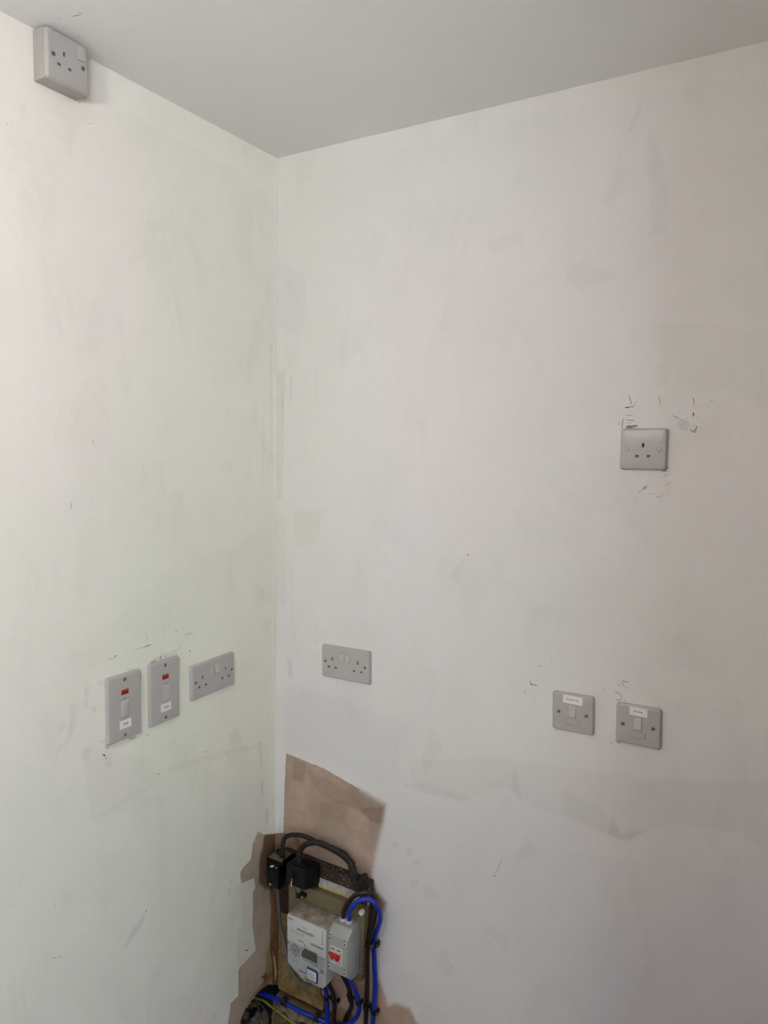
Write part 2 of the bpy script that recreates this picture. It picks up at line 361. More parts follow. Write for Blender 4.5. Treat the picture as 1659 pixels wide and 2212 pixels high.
SCUFFS_LEFT = [([(-0.5402, 1.2319), (-0.5274, 1.232), (-0.5237, 1.2327)], 0.0005, 0.55), ([(-0.5237, 1.2327), (-0.5216, 1.2357), (-0.5182, 1.2357)], 0.0009, 0.7), ([(-0.474,
1.237), (-0.463, 1.2365), (-0.4518, 1.2364)], 0.0004, 0.4), ([(-0.4518, 1.2364), (-0.4377, 1.237), (-0.427, 1.2378)], 0.0007, 0.65), ([(-0.4414, 1.2697), (-0.4396, 1.2601),
(-0.4361, 1.2478)], 0.00044, 0.45), ([(-0.4685, 1.268), (-0.4669, 1.2667)], 0.001, 0.7), ([(-0.4921, 1.2406), (-0.4897, 1.2403)], 0.0006, 0.4), ([(-0.4003, 1.2055), (-0.4019,
1.1971)], 0.00132, 0.5), ([(-0.343, 1.2147), (-0.3453, 1.206)], 0.00077, 0.35), ([(-0.3154, 1.1969), (-0.3109, 1.1956)], 0.00132, 0.5), ([(-0.3663, 1.2208), (-0.365, 1.22)],
0.00088, 0.6), ([(-0.4288, 1.2178), (-0.4283, 1.2163)], 0.00088, 0.5), ([(-0.3588, 1.2525), (-0.3494, 1.2524)], 0.00055, 0.45), ([(-0.3275, 1.2385), (-0.3163, 1.2375), (-0.3016,
1.2373)], 0.00055, 0.45), ([(-0.3869, 1.2034), (-0.3855, 1.1978)], 0.0016, 0.3), ([(-0.418, 1.2021), (-0.4187, 1.1983)], 0.00154, 0.35), ([(-0.4312, 1.1974), (-0.4167, 1.197)],
0.0006, 0.5), ([(-0.5585, 1.0346), (-0.5517, 1.0304), (-0.5553, 1.0286)], 0.00144, 0.65), ([(-0.5482, 1.0269), (-0.5512, 1.0204)], 0.0008, 0.65), ([(-0.558, 1.0251), (-0.557,
1.0239)], 0.0008, 0.6), ([(-0.5506, 1.0451), (-0.5442, 1.0455), (-0.5428, 1.0423)], 0.00081, 0.55), ([(-0.4622, 1.0427), (-0.4579, 1.0459)], 0.0007, 0.55), ([(-0.4558, 1.0417),
(-0.4538, 1.0424)], 0.00088, 0.5), ([(-0.4438, 1.0376), (-0.4381, 1.0362), (-0.4392, 1.0396)], 0.0007, 0.55), ([(-0.4551, 1.0485), (-0.4528, 1.0496)], 0.0011, 0.7), ([(-0.4913,
1.0446), (-0.4734, 1.0431)], 0.001, 0.45), ([(-0.5873, 1.2329), (-0.5849, 1.2319)], 0.00045, 0.4), ([(-0.5528, 1.1794), (-0.5502, 1.1809)], 0.0008, 0.5), ([(-0.4148, 0.9344),
(-0.4073, 0.9339)], 0.00066, 0.65), ([(-0.5398, 1.0103), (-0.5378, 1.0091)], 0.0006, 0.5), ([(-0.4576, 1.1804), (-0.4568, 1.1606)], 0.0007, 0.35), ([(-0.4938, 1.1979), (-0.472,
1.1956)], 0.0004, 0.3), ([(-0.6183, 1.565), (-0.6182, 1.5508)], 0.00049, 0.8), ([(-0.5665, 1.6843), (-0.564, 1.6716)], 0.0006, 0.45), ([(-0.4437, 1.626), (-0.4415, 1.6223)],
0.0007, 0.4), ([(-0.5126, 1.5682), (-0.5113, 1.567)], 0.0006, 0.5), ([(-0.7283, 2.2279), (-0.7272, 2.2237)], 0.00048, 0.6), ([(-0.5627, 2.2861), (-0.5596, 2.2873)], 0.00048, 0.5),
([(-0.5565, 2.2893), (-0.5523, 2.2917)], 0.00054, 0.55), ([(-0.6955, 2.3555), (-0.6938, 2.354)], 0.00063, 0.6), ([(-0.7191, 2.2274), (-0.7183, 2.2262)], 0.00035, 0.4), ([(-0.6493,
1.8871), (-0.6484, 1.8855)], 0.00072, 0.5), ([(-0.6573, 2.1694), (-0.6564, 2.168)], 0.00048, 0.5), ([(-0.5813, 2.317), (-0.5802, 2.3208)], 0.00056, 0.5), ([(-0.686, 0.6638),
(-0.6728, 0.6581)], 0.0004, 0.4), ([(-0.6709, 0.6576), (-0.6625, 0.6542)], 0.0006, 0.7), ([(-0.4141, 0.9346), (-0.4091, 0.935)], 0.00077, 0.6), ([(-0.2374, 0.23), (-0.238,
0.2229)], 0.00096, 0.7), ([(-0.4536, 0.6291), (-0.4496, 0.6318)], 0.00132, 0.5), ([(-0.2726, 0.9362), (-0.2593, 0.9327)], 0.00066, 0.6), ([(-0.1694, 0.5593), (-0.1791, 0.5526)],
0.00091, 0.4), ([(-0.1811, 0.5396), (-0.1869, 0.5216)], 0.00078, 0.4), ([(-0.2549, 0.3441), (-0.2531, 0.342)], 0.00084, 0.5), ([(-0.2366, 0.3472), (-0.2415, 0.3471)], 0.00065,
0.45), ([(-0.6735, 0.7748), (-0.673, 0.763)], 0.0005, 0.3), ([(-0.1236, 0.3343), (-0.1099, 0.3249)], 0.00117, 0.6), ([(-0.1167, 0.3464), (-0.1064, 0.3475)], 0.00078, 0.4)]
SCUFFS_RIGHT = [([(0.9031, 1.7914), (0.9063, 1.7822), (0.9088, 1.7731)], 0.00108, 0.28), ([(0.8953, 1.7668), (0.9034, 1.7677), (0.915, 1.7686)], 0.0009, 0.6), ([(0.8977, 1.7678),
(0.9043, 1.7664)], 0.00126, 0.6), ([(0.9102, 1.7681), (0.9145, 1.773), (0.9191, 1.7787)], 0.00036, 0.45), ([(0.9607, 1.7881), (0.9627, 1.7789), (0.965, 1.7696)], 0.00054, 0.65),
([(1.0235, 1.7842), (1.0246, 1.7771), (1.0261, 1.7688)], 0.00056, 0.7), ([(1.0249, 1.7564), (1.0258, 1.7485)], 0.00135, 0.6), ([(0.8953, 1.745), (0.8933, 1.7375), (0.892, 1.7266)],
0.0006, 0.7), ([(0.8905, 1.7262), (0.8951, 1.7264)], 0.00054, 0.6), ([(0.8996, 1.7426), (0.9078, 1.7418), (0.9168, 1.7403)], 0.00054, 0.7), ([(0.8976, 1.7516), (0.9147, 1.751)],
0.00036, 0.3), ([(0.8999, 1.7368), (0.9114, 1.7361)], 0.00054, 0.35), ([(0.9003, 1.7288), (0.9084, 1.7295), (0.9229, 1.7305)], 0.00234, 0.4), ([(0.9007, 1.7271), (0.915, 1.7271)],
0.00108, 0.5), ([(0.9865, 1.7511), (0.9944, 1.7473), (1.0006, 1.7451)], 0.00045, 0.5), ([(0.93, 1.5976), (0.9355, 1.6015)], 0.0006, 0.7), ([(0.937, 1.6026), (0.9448, 1.608)],
0.00054, 0.7), ([(0.9377, 1.6063), (0.9475, 1.6121)], 0.00081, 0.75), ([(0.977, 1.6302), (0.9788, 1.6312)], 0.00072, 0.7), ([(0.9792, 1.6329), (0.9852, 1.6372)], 0.00045, 0.6),
([(0.9809, 1.6145), (0.9839, 1.616)], 0.00081, 0.8), ([(0.9847, 1.6165), (0.991, 1.6202)], 0.00045, 0.7), ([(0.9648, 1.59), (0.9718, 1.592)], 0.0006, 0.65), ([(0.9726, 1.5923),
(0.9754, 1.5932)], 0.00054, 0.6), ([(0.9507, 1.5949), (0.9529, 1.5958)], 0.00063, 0.6), ([(0.9553, 1.5956), (0.9566, 1.5959)], 0.00072, 0.6), ([(0.9621, 1.5971), (0.9654, 1.5976)],
0.00045, 0.6), ([(0.9873, 1.6049), (0.9877, 1.6023)], 0.00072, 0.7), ([(0.9779, 1.5969), (0.9784, 1.595)], 0.00072, 0.6), ([(0.9846, 1.6505), (0.984, 1.647)], 0.0009, 0.65),
([(0.9833, 1.6445), (0.9827, 1.642)], 0.00054, 0.5), ([(0.9701, 1.6433), (0.9772, 1.6419), (0.981, 1.6436)], 0.00072, 0.6), ([(0.8333, 1.7379), (0.8337, 1.7372)], 0.0007, 0.7),
([(0.8457, 1.729), (0.8464, 1.7283)], 0.00072, 0.7), ([(0.8309, 1.7418), (0.8323, 1.7415)], 0.00045, 0.4), ([(1.0304, 1.7713), (1.0309, 1.7708)], 0.00072, 0.7), ([(1.0397, 1.7721),
(1.0403, 1.7716)], 0.00054, 0.6), ([(1.0473, 1.7722), (1.0483, 1.7717)], 0.00063, 0.6), ([(1.0502, 1.7688), (1.0514, 1.7679)], 0.00064, 0.7), ([(1.0519, 1.7773), (1.0592, 1.7769)],
0.00036, 0.4), ([(1.0321, 1.7468), (1.034, 1.7445)], 0.00056, 0.4), ([(0.9261, 1.5809), (0.9274, 1.5808)], 0.00063, 0.6), ([(0.8867, 1.7375), (0.8867, 1.7308)], 0.0005, 0.35),
([(0.9405, 1.7812), (0.9415, 1.7807)], 0.00054, 0.5), ([(1.0206, 1.7229), (1.0261, 1.719), (1.0314, 1.7174)], 0.00081, 0.4), ([(1.0291, 1.7198), (1.0317, 1.7262), (1.0338,
1.7309)], 0.00081, 0.5), ([(1.0262, 1.7317), (1.0307, 1.7309)], 0.00045, 0.3), ([(0.7195, 1.1728), (0.7212, 1.1689), (0.7242, 1.165)], 0.00088, 0.6), ([(0.7209, 1.1637), (0.7265,
1.1644)], 0.0015, 0.75), ([(0.7265, 1.1644), (0.7376, 1.1645)], 0.00077, 0.7), ([(0.7112, 1.1526), (0.7098, 1.1479)], 0.0004, 0.5), ([(0.7091, 1.1467), (0.7079, 1.1437)], 0.00088,
0.75), ([(0.9157, 1.2082), (0.9207, 1.2079), (0.9295, 1.2077)], 0.0006, 0.55), ([(0.9158, 1.2066), (0.9174, 1.2019), (0.9215, 1.1977)], 0.0005, 0.6), ([(0.9215, 1.1977), (0.9271,
1.1959), (0.9307, 1.1945)], 0.0004, 0.45), ([(0.9072, 1.2002), (0.9112, 1.2005), (0.914, 1.1954)], 0.0005, 0.45), ([(0.9027, 1.1819), (0.9081, 1.1815), (0.9131, 1.1801), (0.9179,
1.1738), (0.9155, 1.1704)], 0.0005, 0.5), ([(0.9034, 1.1664), (0.9127, 1.1672), (0.9176, 1.1677)], 0.0005, 0.5), ([(0.9215, 1.1677), (0.9255, 1.1675)], 0.0008, 0.65), ([(0.8792,
1.1857), (0.8811, 1.185)], 0.0009, 0.7), ([(0.8156, 1.1952), (0.8167, 1.1948)], 0.0006, 0.6), ([(0.7683, 1.1294), (0.769, 1.1287)], 0.0008, 0.8), ([(0.9896, 1.171), (0.9919,
1.171)], 0.0008, 0.6), ([(0.7332, 1.0624), (0.7343, 1.062)], 0.0007, 0.6), ([(0.7792, 1.0735), (0.7801, 1.0722)], 0.0007, 0.6), ([(0.9207, 1.068), (0.9218, 1.0674)], 0.0008, 0.8),
([(0.8978, 1.0749), (0.9024, 1.0713)], 0.0006, 0.5), ([(0.9047, 1.0786), (0.9127, 1.0794), (0.9197, 1.0774)], 0.0007, 0.55), ([(0.9108, 1.0758), (0.9178, 1.0766)], 0.0007, 0.55),
([(0.7804, 1.0527), (0.783, 1.0522)], 0.0007, 0.6), ([(0.8619, 1.2235), (0.8636, 1.2233)], 0.0006, 0.6), ([(0.8681, 1.2233), (0.8751, 1.2241)], 0.0005, 0.45), ([(0.765, 1.2252),
(0.7676, 1.2242)], 0.0006, 0.6), ([(0.736, 1.2078), (0.747, 1.2108)], 0.0005, 0.3), ([(0.9253, 1.192), (0.9263, 1.1914)], 0.00063, 0.7), ([(0.9843, 1.0665), (0.9851, 1.0661)],
0.00054, 0.6), ([(0.7744, 1.0839), (0.7754, 1.0797)], 0.00088, 0.7), ([(0.8154, 1.0765), (0.8171, 1.0765)], 0.0007, 0.6), ([(0.9913, 1.0791), (0.9977, 1.0816)], 0.0009, 0.7),
([(0.1356, 1.213), (0.1375, 1.2119)], 0.00104, 0.75), ([(0.1357, 1.1729), (0.138, 1.1705)], 0.00104, 0.75), ([(0.3261, 1.1727), (0.3271, 1.1721)], 0.00099, 0.6), ([(0.2018,
1.0729), (0.2043, 1.0723)], 0.00096, 0.55), ([(0.167, 1.0705), (0.1681, 1.07)], 0.00091, 0.5), ([(0.2814, 1.2066), (0.2824, 1.2063)], 0.00084, 0.5), ([(0.3271, 1.1758), (0.3285,
1.178)], 0.00072, 0.3), ([(0.1732, 1.223), (0.1734, 1.2204)], 0.00072, 0.3), ([(0.2876, 1.0587), (0.2906, 1.0589)], 0.00084, 0.4), ([(0.2992, 1.0845), (0.3036, 1.0864)], 0.00108,
0.7), ([(0.5611, 1.4392), (0.5658, 1.4364)], 0.00165, 0.35), ([(0.6486, 0.7001), (0.6585, 0.7124), (0.6666, 0.7419)], 0.00044, 0.35), ([(0.6488, 0.6945), (0.6544, 0.6987)],
0.00066, 0.5), ([(0.6666, 0.7441), (0.6678, 0.7422)], 0.00077, 0.6), ([(0.8514, 0.9839), (0.8528, 0.974)], 0.0004, 0.4), ([(0.5483, 0.4288), (0.5542, 0.4372)], 0.00048, 0.35),
([(0.5791, 0.3392), (0.5816, 0.3379)], 0.00084, 0.4), ([(0.6424, 0.9608), (0.6436, 0.9578)], 0.00055, 0.4), ([(0.2495, 0.603), (0.254, 0.5943)], 0.00078, 0.6), ([(0.2225, 0.5507),
(0.2254, 0.5491)], 0.00169, 0.9), ([(1.0106, 1.7283), (1.0114, 1.728)], 0.00047, 0.7), ([(1.0072, 1.7228), (1.0079, 1.7225)], 0.0003, 0.7), ([(1.0063, 1.7418), (1.007, 1.7418)],
0.00024, 0.7), ([(1.0174, 1.7277), (1.0178, 1.7275)], 0.00031, 0.7), ([(1.0086, 1.7301), (1.009, 1.7298)], 0.00046, 0.7), ([(1.0025, 1.7387), (1.0029, 1.739)], 0.00029, 0.7),
([(1.0029, 1.7321), (1.0032, 1.732)], 0.00036, 0.7), ([(1.0034, 1.7262), (1.004, 1.7263)], 0.0004, 0.7), ([(1.0137, 1.7255), (1.014, 1.7253)], 0.00037, 0.7), ([(1.0139, 1.7232),
(1.0148, 1.7233)], 0.00037, 0.7), ([(1.0084, 1.7274), (1.0087, 1.7272)], 0.00049, 0.7), ([(1.0151, 1.7475), (1.016, 1.7478)], 0.00036, 0.7), ([(1.0106, 1.7235), (1.0111, 1.7232)],
0.00042, 0.7), ([(1.0028, 1.7399), (1.0032, 1.7402)], 0.00031, 0.7), ([(1.0049, 1.7421), (1.0055, 1.7419)], 0.00039, 0.7), ([(1.0077, 1.7257), (1.0081, 1.7255)], 0.00053, 0.7),
([(1.0108, 1.7271), (1.0112, 1.7271)], 0.00031, 0.7), ([(1.0151, 1.7405), (1.0157, 1.7402)], 0.0005, 0.7), ([(1.0075, 1.7287), (1.008, 1.7288)], 0.00038, 0.7), ([(1.0104, 1.7349),
(1.0108, 1.7352)], 0.00031, 0.7), ([(1.0145, 1.7249), (1.015, 1.7247)], 0.00048, 0.7), ([(1.0122, 1.7305), (1.0129, 1.7306)], 0.00046, 0.7), ([(1.0023, 1.7353), (1.0031, 1.7352)],
0.00035, 0.7), ([(1.0179, 1.7309), (1.0185, 1.7312)], 0.00042, 0.7), ([(1.0019, 1.7302), (1.0024, 1.73)], 0.00044, 0.7), ([(1.0141, 1.7391), (1.0148, 1.7389)], 0.00049, 0.7),
([(1.0044, 1.7256), (1.0052, 1.7254)], 0.00053, 0.7), ([(1.018, 1.7344), (1.0186, 1.7347)], 0.0005, 0.7), ([(1.0175, 1.7355), (1.0182, 1.7354)], 0.00042, 0.7), ([(1.0002, 1.7272),
(1.0008, 1.7271)], 0.00034, 0.7), ([(1.0107, 1.7274), (1.0114, 1.7273)], 0.00028, 0.7), ([(1.0105, 1.7426), (1.0112, 1.7425)], 0.00028, 0.7), ([(1.0064, 1.7424), (1.0066, 1.7427)],
0.00036, 0.7), ([(1.0048, 1.7319), (1.0054, 1.7321)], 0.00051, 0.7), ([(1.0021, 1.7374), (1.0025, 1.7371)], 0.00037, 0.7), ([(1.0038, 1.7327), (1.0047, 1.7325)], 0.00038, 0.7),
([(1.0149, 1.731), (1.0153, 1.7313)], 0.00038, 0.7), ([(1.0095, 1.7224), (1.0104, 1.7224)], 0.00032, 0.7), ([(0.9984, 1.7331), (0.999, 1.7334)], 0.00044, 0.7), ([(1.0163, 1.7383),
(1.0168, 1.7385)], 0.00035, 0.7), ([(1.0093, 1.7415), (1.0102, 1.7415)], 0.00038, 0.7), ([(1.0069, 1.7408), (1.0075, 1.741)], 0.00044, 0.7), ([(1.0058, 1.7406), (1.0066, 1.7403)],
0.00027, 0.7), ([(1.0079, 1.7411), (1.0087, 1.7409)], 0.00034, 0.7), ([(1.0099, 1.7356), (1.0106, 1.7355)], 0.00047, 0.7), ([(0.9989, 1.7278), (0.9993, 1.7278)], 0.00036, 0.7),
([(1.0027, 1.7341), (1.0033, 1.7342)], 0.00047, 0.7), ([(1.0016, 1.7361), (1.0025, 1.7359)], 0.00037, 0.7), ([(1.0058, 1.7329), (1.0066, 1.7328)], 0.0004, 0.7), ([(1.0168, 1.738),
(1.0173, 1.7378)], 0.00029, 0.7), ([(1.0031, 1.7259), (1.0034, 1.7257)], 0.00046, 0.7), ([(1.0056, 1.7408), (1.0063, 1.7405)], 0.00031, 0.7), ([(1.007, 1.7336), (1.0076, 1.7337)],
0.00031, 0.7), ([(1.0098, 1.7264), (1.0101, 1.7266)], 0.00049, 0.7), ([(1.0144, 1.7305), (1.0147, 1.7303)], 0.00053, 0.7), ([(1.0011, 1.7309), (1.002, 1.7308)], 0.00031, 0.7),
([(0.9994, 1.7319), (0.9999, 1.7321)], 0.00044, 0.7), ([(1.0136, 1.7246), (1.0139, 1.7247)], 0.00035, 0.7), ([(1.0097, 1.7352), (1.0106, 1.7353)], 0.00029, 0.7), ([(1.0115,
1.7444), (1.0122, 1.7444)], 0.00052, 0.7), ([(1.0089, 1.7316), (1.0093, 1.7316)], 0.00034, 0.7), ([(1.0132, 1.7345), (1.0136, 1.7346)], 0.00037, 0.7), ([(1.0125, 1.7437), (1.0132,
1.7435)], 0.00029, 0.7), ([(0.9988, 1.7324), (0.9992, 1.7321)], 0.0004, 0.7), ([(1.0037, 1.7268), (1.004, 1.7267)], 0.00028, 0.7), ([(1.0112, 1.7425), (1.0116, 1.7421)], 0.00045,
0.7), ([(1.0143, 1.7447), (1.015, 1.7448)], 0.00033, 0.7), ([(1.0037, 1.7318), (1.0042, 1.7319)], 0.00031, 0.7), ([(1.0153, 1.7309), (1.0161, 1.7309)], 0.0005, 0.7), ([(1.0079,
1.7324), (1.0086, 1.7322)], 0.00038, 0.7), ([(1.0164, 1.7354), (1.0171, 1.7358)], 0.00035, 0.7), ([(1.0166, 1.7317), (1.0171, 1.7317)], 0.0003, 0.7), ([(1.0043, 1.738), (1.0052,
1.7383)], 0.0003, 0.7), ([(1.0021, 1.7422), (1.0027, 1.7425)], 0.00052, 0.7), ([(1.005, 1.723), (1.0057, 1.7228)], 0.0004, 0.7), ([(1.011, 1.7406), (1.0117, 1.7405)], 0.00031,
0.7), ([(1.004, 1.7401), (1.0046, 1.7402)], 0.00047, 0.7), ([(1.012, 1.7441), (1.0124, 1.744)], 0.00052, 0.7), ([(1.0107, 1.7368), (1.0116, 1.7372)], 0.00029, 0.7), ([(1.0138,
1.7374), (1.014, 1.7373)], 0.00054, 0.7), ([(1.0076, 1.739), (1.0079, 1.7393)], 0.00051, 0.7), ([(1.0078, 1.723), (1.0081, 1.7232)], 0.00028, 0.7), ([(1.0016, 1.7375), (1.002,
1.7378)], 0.00028, 0.7), ([(1.0075, 1.7376), (1.0081, 1.7379)], 0.00035, 0.7), ([(1.0173, 1.7322), (1.0181, 1.7325)], 0.00024, 0.7), ([(1.0083, 1.7353), (1.0089, 1.7354)], 0.00044,
0.7), ([(1.0132, 1.7237), (1.0137, 1.7237)], 0.00049, 0.7), ([(1.0142, 1.7262), (1.0146, 1.7265)], 0.00029, 0.7), ([(1.0059, 1.7328), (1.0063, 1.7331)], 0.00046, 0.7), ([(1.0023,
1.7384), (1.0026, 1.7384)], 0.00035, 0.7), ([(1.0133, 1.7334), (1.0142, 1.7333)], 0.00048, 0.7), ([(1.0091, 1.7365), (1.0099, 1.7364)], 0.00053, 0.7), ([(1.013, 1.7294), (1.0134,
1.7292)], 0.00033, 0.7), ([(1.0112, 1.7408), (1.0115, 1.7406)], 0.00042, 0.7), ([(1.0096, 1.7423), (1.0102, 1.7424)], 0.00036, 0.7), ([(1.0153, 1.7287), (1.0156, 1.7287)], 0.00028,
0.7), ([(1.0122, 1.7364), (1.0131, 1.7362)], 0.0003, 0.7), ([(1.0037, 1.7236), (1.0043, 1.7236)], 0.00039, 0.7), ([(1.0142, 1.723), (1.0148, 1.7227)], 0.00043, 0.7), ([(0.9986,
1.7263), (0.9991, 1.7266)], 0.00053, 0.7), ([(1.0075, 1.7245), (1.008, 1.7247)], 0.00034, 0.7), ([(1.0005, 1.7332), (1.001, 1.733)], 0.00034, 0.7), ([(1.0036, 1.7418), (1.0045,
1.7416)], 0.0005, 0.7), ([(1.01, 1.7376), (1.0104, 1.7374)], 0.0004, 0.7), ([(0.9984, 1.729), (0.9992, 1.7292)], 0.00049, 0.7), ([(1.0036, 1.7299), (1.0044, 1.7298)], 0.00049,
0.7), ([(1.0078, 1.7326), (1.0082, 1.7326)], 0.00036, 0.7), ([(1.0047, 1.7356), (1.0054, 1.7356)], 0.00054, 0.7), ([(1.0153, 1.7234), (1.016, 1.7233)], 0.00041, 0.7), ([(1.0141,
1.7387), (1.0148, 1.7385)], 0.00041, 0.7), ([(1.0096, 1.7278), (1.0104, 1.728)], 0.00046, 0.7), ([(1.0025, 1.729), (1.0028, 1.7288)], 0.00045, 0.7), ([(1.0122, 1.7257), (1.013,
1.7256)], 0.00033, 0.7), ([(1.0084, 1.7241), (1.0088, 1.7238)], 0.00042, 0.7), ([(1.0044, 1.7437), (1.0051, 1.7434)], 0.00052, 0.7), ([(1.0099, 1.738), (1.0102, 1.7379)], 0.00042,
0.7), ([(1.0122, 1.7384), (1.0131, 1.7386)], 0.00035, 0.7), ([(1.0022, 1.7316), (1.003, 1.7318)], 0.00044, 0.7), ([(1.0132, 1.7424), (1.0135, 1.7424)], 0.00049, 0.7), ([(1.0165,
1.7287), (1.017, 1.7288)], 0.00041, 0.7), ([(1.0165, 1.7403), (1.0169, 1.7402)], 0.00053, 0.7), ([(0.9985, 1.7332), (0.9992, 1.7334)], 0.00032, 0.7), ([(1.0098, 1.7309), (1.0105,
1.7308)], 0.00029, 0.7), ([(1.0075, 1.7258), (1.0084, 1.7259)], 0.0005, 0.7), ([(1.0114, 1.7233), (1.0118, 1.7231)], 0.0005, 0.7), ([(1.0137, 1.7285), (1.0145, 1.7283)], 0.00046,
0.7), ([(1.011, 1.7222), (1.0113, 1.7225)], 0.00029, 0.7), ([(1.0067, 1.73), (1.0074, 1.7303)], 0.00038, 0.7), ([(1.0082, 1.7383), (1.0086, 1.7383)], 0.00037, 0.7), ([(1.0117,
1.735), (1.0126, 1.7347)], 0.00026, 0.7), ([(1.0137, 1.7289), (1.0142, 1.7292)], 0.0004, 0.7), ([(1.0044, 1.7284), (1.0052, 1.7285)], 0.00035, 0.7), ([(1.0077, 1.7295), (1.0084,
1.7295)], 0.00031, 0.7), ([(1.0041, 1.7254), (1.0047, 1.7257)], 0.00038, 0.7), ([(1.0015, 1.7304), (1.0018, 1.7305)], 0.0003, 0.7), ([(1.0076, 1.7217), (1.0082, 1.7218)], 0.00052,
0.7), ([(1.0134, 1.7387), (1.0136, 1.7389)], 0.00039, 0.7), ([(1.0047, 1.7345), (1.005, 1.7347)], 0.00053, 0.7), ([(1.006, 1.7357), (1.0063, 1.7358)], 0.00053, 0.7), ([(1.0118,
1.7347), (1.012, 1.7348)], 0.00048, 0.7), ([(1.006, 1.7324), (1.0069, 1.7323)], 0.00044, 0.7), ([(1.0135, 1.7373), (1.0144, 1.7371)], 0.00052, 0.7), ([(1.0139, 1.7242), (1.0143,
1.724)], 0.00034, 0.7), ([(1.0007, 1.7371), (1.0011, 1.7371)], 0.00035, 0.7), ([(0.9997, 1.7361), (1.0, 1.7362)], 0.00051, 0.7), ([(1.0159, 1.7432), (1.0162, 1.7429)], 0.00053,
0.7), ([(1.0, 1.7369), (1.0004, 1.7367)], 0.00037, 0.7), ([(1.0133, 1.7444), (1.0139, 1.7441)], 0.00046, 0.7), ([(1.0106, 1.7383), (1.0111, 1.7383)], 0.00043, 0.7), ([(1.0087,
1.7414), (1.0093, 1.7412)], 0.00031, 0.7), ([(1.0275, 1.721), (1.0277, 1.7208)], 0.00038, 0.7), ([(1.0277, 1.7224), (1.0285, 1.7227)], 0.00041, 0.7), ([(1.03, 1.718), (1.0305,
1.7179)], 0.00046, 0.7), ([(1.0309, 1.7235), (1.0314, 1.7232)], 0.00035, 0.7), ([(1.0285, 1.7193), (1.0289, 1.7194)], 0.0004, 0.7), ([(1.0317, 1.7205), (1.0321, 1.7203)], 0.00039,
0.7), ([(1.0261, 1.7221), (1.0265, 1.7223)], 0.00051, 0.7), ([(1.0212, 1.7226), (1.0215, 1.7225)], 0.00039, 0.7), ([(1.0335, 1.7294), (1.0338, 1.7293)], 0.0003, 0.7), ([(1.0299,
1.7184), (1.0306, 1.7187)], 0.00044, 0.7), ([(1.0309, 1.7273), (1.0314, 1.7277)], 0.00047, 0.7), ([(1.0336, 1.7281), (1.0339, 1.7282)], 0.00029, 0.7), ([(1.0266, 1.7222), (1.0273,
1.7224)], 0.00031, 0.7), ([(1.0276, 1.7213), (1.0281, 1.7212)], 0.00052, 0.7), ([(1.0275, 1.7234), (1.0283, 1.7234)], 0.00045, 0.7), ([(1.0267, 1.7199), (1.0274, 1.7201)], 0.0003,
0.7), ([(1.0328, 1.7272), (1.0335, 1.7271)], 0.00047, 0.7), ([(1.0297, 1.7191), (1.0303, 1.7194)], 0.00053, 0.7), ([(1.0261, 1.722), (1.0268, 1.7222)], 0.00038, 0.7), ([(1.021,
1.723), (1.0214, 1.7233)], 0.00041, 0.7), ([(1.026, 1.722), (1.0269, 1.7222)], 0.00049, 0.7), ([(1.0308, 1.7273), (1.0313, 1.7272)], 0.00039, 0.7), ([(1.0304, 1.7207), (1.0308,
1.7204)], 0.00031, 0.7), ([(1.0269, 1.7222), (1.0277, 1.7225)], 0.00046, 0.7), ([(1.0221, 1.7228), (1.0225, 1.7229)], 0.00028, 0.7), ([(1.0311, 1.7262), (1.0318, 1.7261)], 0.0004,
0.7), ([(1.0325, 1.7291), (1.0331, 1.7291)], 0.00053, 0.7), ([(1.0313, 1.7207), (1.0316, 1.7204)], 0.00035, 0.7), ([(1.0299, 1.7262), (1.0306, 1.7262)], 0.00046, 0.7), ([(1.0294,
1.7198), (1.0297, 1.7198)], 0.00027, 0.7), ([(1.0318, 1.7201), (1.0326, 1.7204)], 0.00041, 0.7), ([(1.0323, 1.7276), (1.0331, 1.7275)], 0.00037, 0.7), ([(1.0298, 1.7228), (1.0305,
1.7228)], 0.00039, 0.7), ([(1.025, 1.7206), (1.0255, 1.7205)], 0.00047, 0.7), ([(1.0269, 1.7213), (1.0272, 1.7215)], 0.0005, 0.7), ([(1.0269, 1.7197), (1.0275, 1.7196)], 0.00028,
0.7), ([(1.0319, 1.7202), (1.0325, 1.7199)], 0.00044, 0.7), ([(1.0308, 1.719), (1.0315, 1.7193)], 0.00051, 0.7), ([(1.0249, 1.7207), (1.0254, 1.7209)], 0.00053, 0.7), ([(1.0314,
1.7212), (1.0322, 1.7211)], 0.00048, 0.7), ([(1.0316, 1.7251), (1.0323, 1.725)], 0.00051, 0.7), ([(1.0305, 1.7247), (1.0309, 1.7248)], 0.00034, 0.7), ([(1.0303, 1.7201), (1.0307,
1.7201)], 0.00044, 0.7), ([(1.0289, 1.7259), (1.0293, 1.726)], 0.00027, 0.7), ([(1.0321, 1.7264), (1.0329, 1.7267)], 0.00031, 0.7)]
SCUFFS_CEILING = [([(0.0694, -0.6712), (0.0706, -0.6689)], 0.00108, 0.6), ([(0.0929, -0.661), (0.0988, -0.6616), (0.1104, -0.6574)], 0.00054, 0.6), ([(0.1159, -0.6651), (0.116,
-0.6589)], 0.00045, 0.5), ([(0.1324, -0.671), (0.1316, -0.6669)], 0.00072, 0.65), ([(0.049, -0.6487), (0.0507, -0.6453)], 0.00072, 0.4), ([(0.0468, -0.6162), (0.0469, -0.6144)],
0.00072, 0.5), ([(0.0422, -0.5925), (0.0437, -0.5907)], 0.00072, 0.5), ([(0.1887, -0.6194), (0.1903, -0.617)], 0.00045, 0.35), ([(0.2031, -0.5973), (0.2019, -0.5933)], 0.00045,
0.3)]

